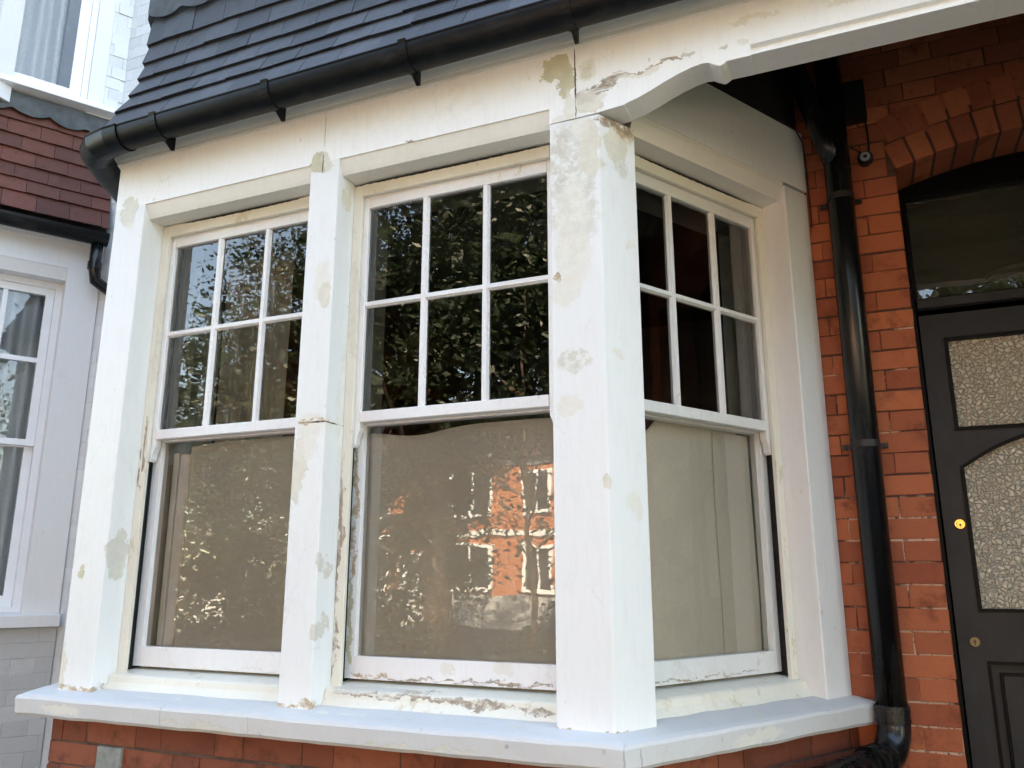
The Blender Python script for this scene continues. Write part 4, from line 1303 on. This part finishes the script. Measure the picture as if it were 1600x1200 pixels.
bm = BM(); hexa(bm, [Vector(p) for p in ((-60, -12.65, 0), (60, -12.65, 0), (60, -12.5, 0), (-60, -12.5, 0), (-60, -12.65, .125), (60, -12.65, .125), (60, -12.5, .125), (-60, -12.5, .125))])
structure('kerb', bm, 'kerb')

# leafy things
def leaves(bm, tones, c, r, n, size, rr, squash=(1, 1, 1), clump=.35, nclump=40):
    cl = []
    for _ in range(nclump):
        while True:
            p = Vector((rr.uniform(-1, 1), rr.uniform(-1, 1), rr.uniform(-1, 1)))
            if .25 < p.length < 1: break
        cl.append((Vector((p.x*r[0], p.y*r[1], p.z*r[2])), rr.uniform(.6, 1.2), rr.random()))
    for i in range(n):
        b, s, tn = cl[rr.randrange(nclump)]
        q = Vector((rr.gauss(0, 1), rr.gauss(0, 1), rr.gauss(0, .7)))*clump*s*.5
        p = Vector(c)+b+q
        d = Vector((rr.gauss(0, 1), rr.gauss(0, 1), rr.gauss(0, .6))).normalized()
        e = d.cross(Vector((rr.gauss(0, 1), rr.gauss(0, 1), rr.gauss(0, 1)))).normalized()
        L_ = size*rr.uniform(.6, 1.3)
        vs = [bm.verts.new(p-d*L_), bm.verts.new(p+e*L_*.45), bm.verts.new(p+d*L_), bm.verts.new(p-e*L_*.45)]
        bm.faces.new(vs); tones.append(min(1, max(0, tn*.6+rr.random()*.4)))
def leaf_obj(name, bm, tones, mat, parent):
    fl = bm.faces.layers.float.new('tone')
    for fi, f in enumerate(bm.faces): f[fl] = tones[fi]
    return obj(name, bm, mat, parent)
def tree(x, y, h, cr, label, seed, n=9000, mat='leaf', low=.25, group='street trees opposite the bay'):
    rr = random.Random(seed)
    t = thing('tree', (x, y, 0), label, 'tree', group)
    bm = BM()
    tk = min(1, cr/2.6)**1.6
    tube(bm, [(x, y, 0), (x+.05, y, h*.2), (x-.05, y+.05, h*.45), (x, y, h*.8)], [.24*tk, .18*tk, .13*tk, .04*tk], 12)
    for k in range(7):
        a = rr.uniform(0, 6.28); z0 = h*rr.uniform(.25, .6)
        q = Vector((math.cos(a), math.sin(a), rr.uniform(.5, 1)))
        tube(bm, [Vector((x, y, z0)), Vector((x, y, z0))+q*cr*.4, Vector((x, y, z0))+q*cr*.8+Vector((0, 0, .3))], [.08*tk, .05*tk, .02*tk], 8)
    obj('trunk', bm, 'bark', t)
    bm = BM(); tones = []
    leaves(bm, tones, (x, y, h*(.5+low/2)), (cr, cr*.85, h*(.5-low/2)*1.02), int(n*3.6), .049, rr, clump=.72, nclump=int(110+cr*30))
    if cr > 1.5: leaves(bm, tones, (x, y, h*(.5+low/2)), (cr*.80, cr*.68, h*(.5-low/2)*.86), int(cr*420), .20, rr, clump=.9, nclump=90)  # core of big leaves added inside the crown to block low sky light
    leaf_obj('crown', bm, tones, mat, t)
    return t
tree(-8.0, -6.9, 7.6, 3.1, 'broad dark tree reflected in the left window below the blue sky', 1, 17000, low=.02)
tree(-3.3, -5.9, 9.5, 2.3, 'tall dark tree reflected in the upper panes of the middle window', 2, 13000, low=.26)
tree(-2.4, -9.5, 9.0, 2.6, 'dark tree further back reflected at the right of the middle window', 3, 9000, low=.38)
tree(-5.9, -6.3, 9.6, 2.5, 'tall dark tree standing between the two reflected in the front windows', 8, 12000, low=.30)
tree(-3.6, -4.3, 6.2, 1.0, 'slender young tree with thin leaves just behind the front hedge', 9, 1000, low=.2)
tree(-13.5, -10.5, 7.5, 3.2, 'tree down the street reflected at the far left', 4, 9000, low=.02)
tree(5.5, -5.4, 7.5, 2.8, 'dark tree to the right of the camera reflected in the side window', 5, 9000, low=.1)
tree(11, -7.5, 8.5, 3.5, 'large tree further right reflected in the side window', 6, 9000, low=.1)
tree(2.4, -8.2, 9.0, 2.9, 'tree across the pavement reflected dimly in the glass over the front door', 7, 8000, low=.08)
# hedge along the front garden wall
hd_ = thing('hedge', (-3.2, -2.9, 0), 'dark green hedge of the front garden reflected low in the window glass', 'hedge')
bm = BM(); tones = []; rr = random.Random(5)
for k in range(26):
    hx = -9.5+k*.42
    if -2.0 < hx < -1.0: continue
    hh = (1.15 if hx < -4.1 else .52)+.12*math.sin(k*1.7)
    leaves(bm, tones, (hx, -3.1, hh*.95), (.36, .34, hh), int(420+500*(hh > .8)), .045, rr, clump=.22, nclump=34)
leaf_obj('foliage', bm, tones, 'leaf', hd_)
for i, gx in enumerate((-1.95, -1.05)):
    g = thing('gate_post', (gx, -3.1, 0), ('left' if i == 0 else 'right')+' brick gate post of the front garden', 'gate post', 'garden gate posts')
    bm = BM(); hexa(bm, [Vector(p) for p in ((gx-.11, -3.21, 0), (gx+.11, -3.21, 0), (gx+.11, -2.99, 0), (gx-.11, -2.99, 0), (gx-.11, -3.21, 1.25), (gx+.11, -3.21, 1.25), (gx+.11, -2.99, 1.25), (gx-.11, -2.99, 1.25))])
    obj('shaft', bm, 'brick_dark', g)
    bm = BM(); hexa(bm, [Vector(p) for p in ((gx-.14, -3.24, 1.251), (gx+.14, -3.24, 1.251), (gx+.14, -2.96, 1.251), (gx-.14, -2.96, 1.251), (gx-.05, -3.15, 1.38), (gx+.05, -3.15, 1.38), (gx+.05, -3.05, 1.38), (gx-.05, -3.05, 1.38))])
    obj('cap', bm, 'kerb', g)

# houses opposite
def opp_house(x0, x1, y, h, label, mat='brick_opp'):
    t = thing('opposite_house', ((x0+x1)/2, y, 0), label, 'house', 'houses across the street')
    F = Frame(0, y, 0)
    def B(bm, a, b, d0, d1, z0, z1): lbox(bm, F, a, b, d0, d1, z0-H, z1-H)
    bm = BM(); B(bm, x0, x1, -8, 0, 0, h); obj('wall', bm, mat, t)
    bm = BM()
    a = [F(x0-.2, .35, h-H), F(x1+.2, .35, h-H), F(x1+.2, -8.3, h-H), F(x0-.2, -8.3, h-H)]
    b = [F(x0-.2, -4, h+2.8-H), F(x1+.2, -4, h+2.8-H)]
    va = [bm.verts.new(p) for p in a]; vb = [bm.verts.new(p) for p in b]
    bm.faces.new([va[0], va[1], vb[1], vb[0]]); bm.faces.new([va[2], va[3], vb[0], vb[1]]); bm.faces.new([va[0], vb[0], va[3]]); bm.faces.new([va[1], va[2], vb[1]]); bm.faces.new(va[::-1])
    obj('roof', bm, 'tile_red', t)
    bm = BM(); B(bm, x0, x1, .002, .06, 2.75, 2.95); B(bm, x0, x1, .002, .1, h-.25, h-.02); obj('white_band', bm, 'nwhite', t)
    w = (x1-x0)
    for fx in (.22, .62):
        for z0 in (.9, 3.5):
            c = x0+w*fx; ww = .85 if fx < .5 else .6
            bm = BM()
            B(bm, c-ww, c-ww+.12, .003, .12, z0, z0+1.6); B(bm, c+ww-.12, c+ww, .003, .12, z0, z0+1.6)
            B(bm, c-ww+.12, c+ww-.12, .003, .12, z0+1.48, z0+1.6); B(bm, c-ww+.12, c+ww-.12, .003, .12, z0, z0+.12); B(bm, c-.04, c+.04, .003, .10, z0+.12, z0+1.48)
            f = obj('window', bm, 'upvc', t)
            bm = BM(); B(bm, c-ww+.12, c+ww-.12, .002, .03, z0+.12, z0+1.48); obj('pane', bm, 'channel', f)
    bm = BM(); c = x0+w*.86; B(bm, c-.5, c+.5, .002, .05, .1, 2.3); obj('door', bm, 'nwhite', t)
    return t
opp_house(-14.4, -7.9, -22, 5.6, 'orange brick house with white bands across the street, seen in the middle window glass')
opp_house(-7.8, -1.3, -22, 5.6, 'second orange brick house across the street, to the right of its twin')
opp_house(-21, -14.5, -22, 5.6, 'third orange brick house across the street, to the left')
opp_house(-1.2, 5.4, -22, 5.6, 'fourth orange brick house across the street, far right in the glass')
bm = BM(); lbox(bm, Frame(0, -16, 0), -22, 6, 0, .22, -H, -.55)
tag(obj('garden_wall', bm, 'plaster', None), 'low pale rendered garden wall along the far pavement across the street', 'wall')
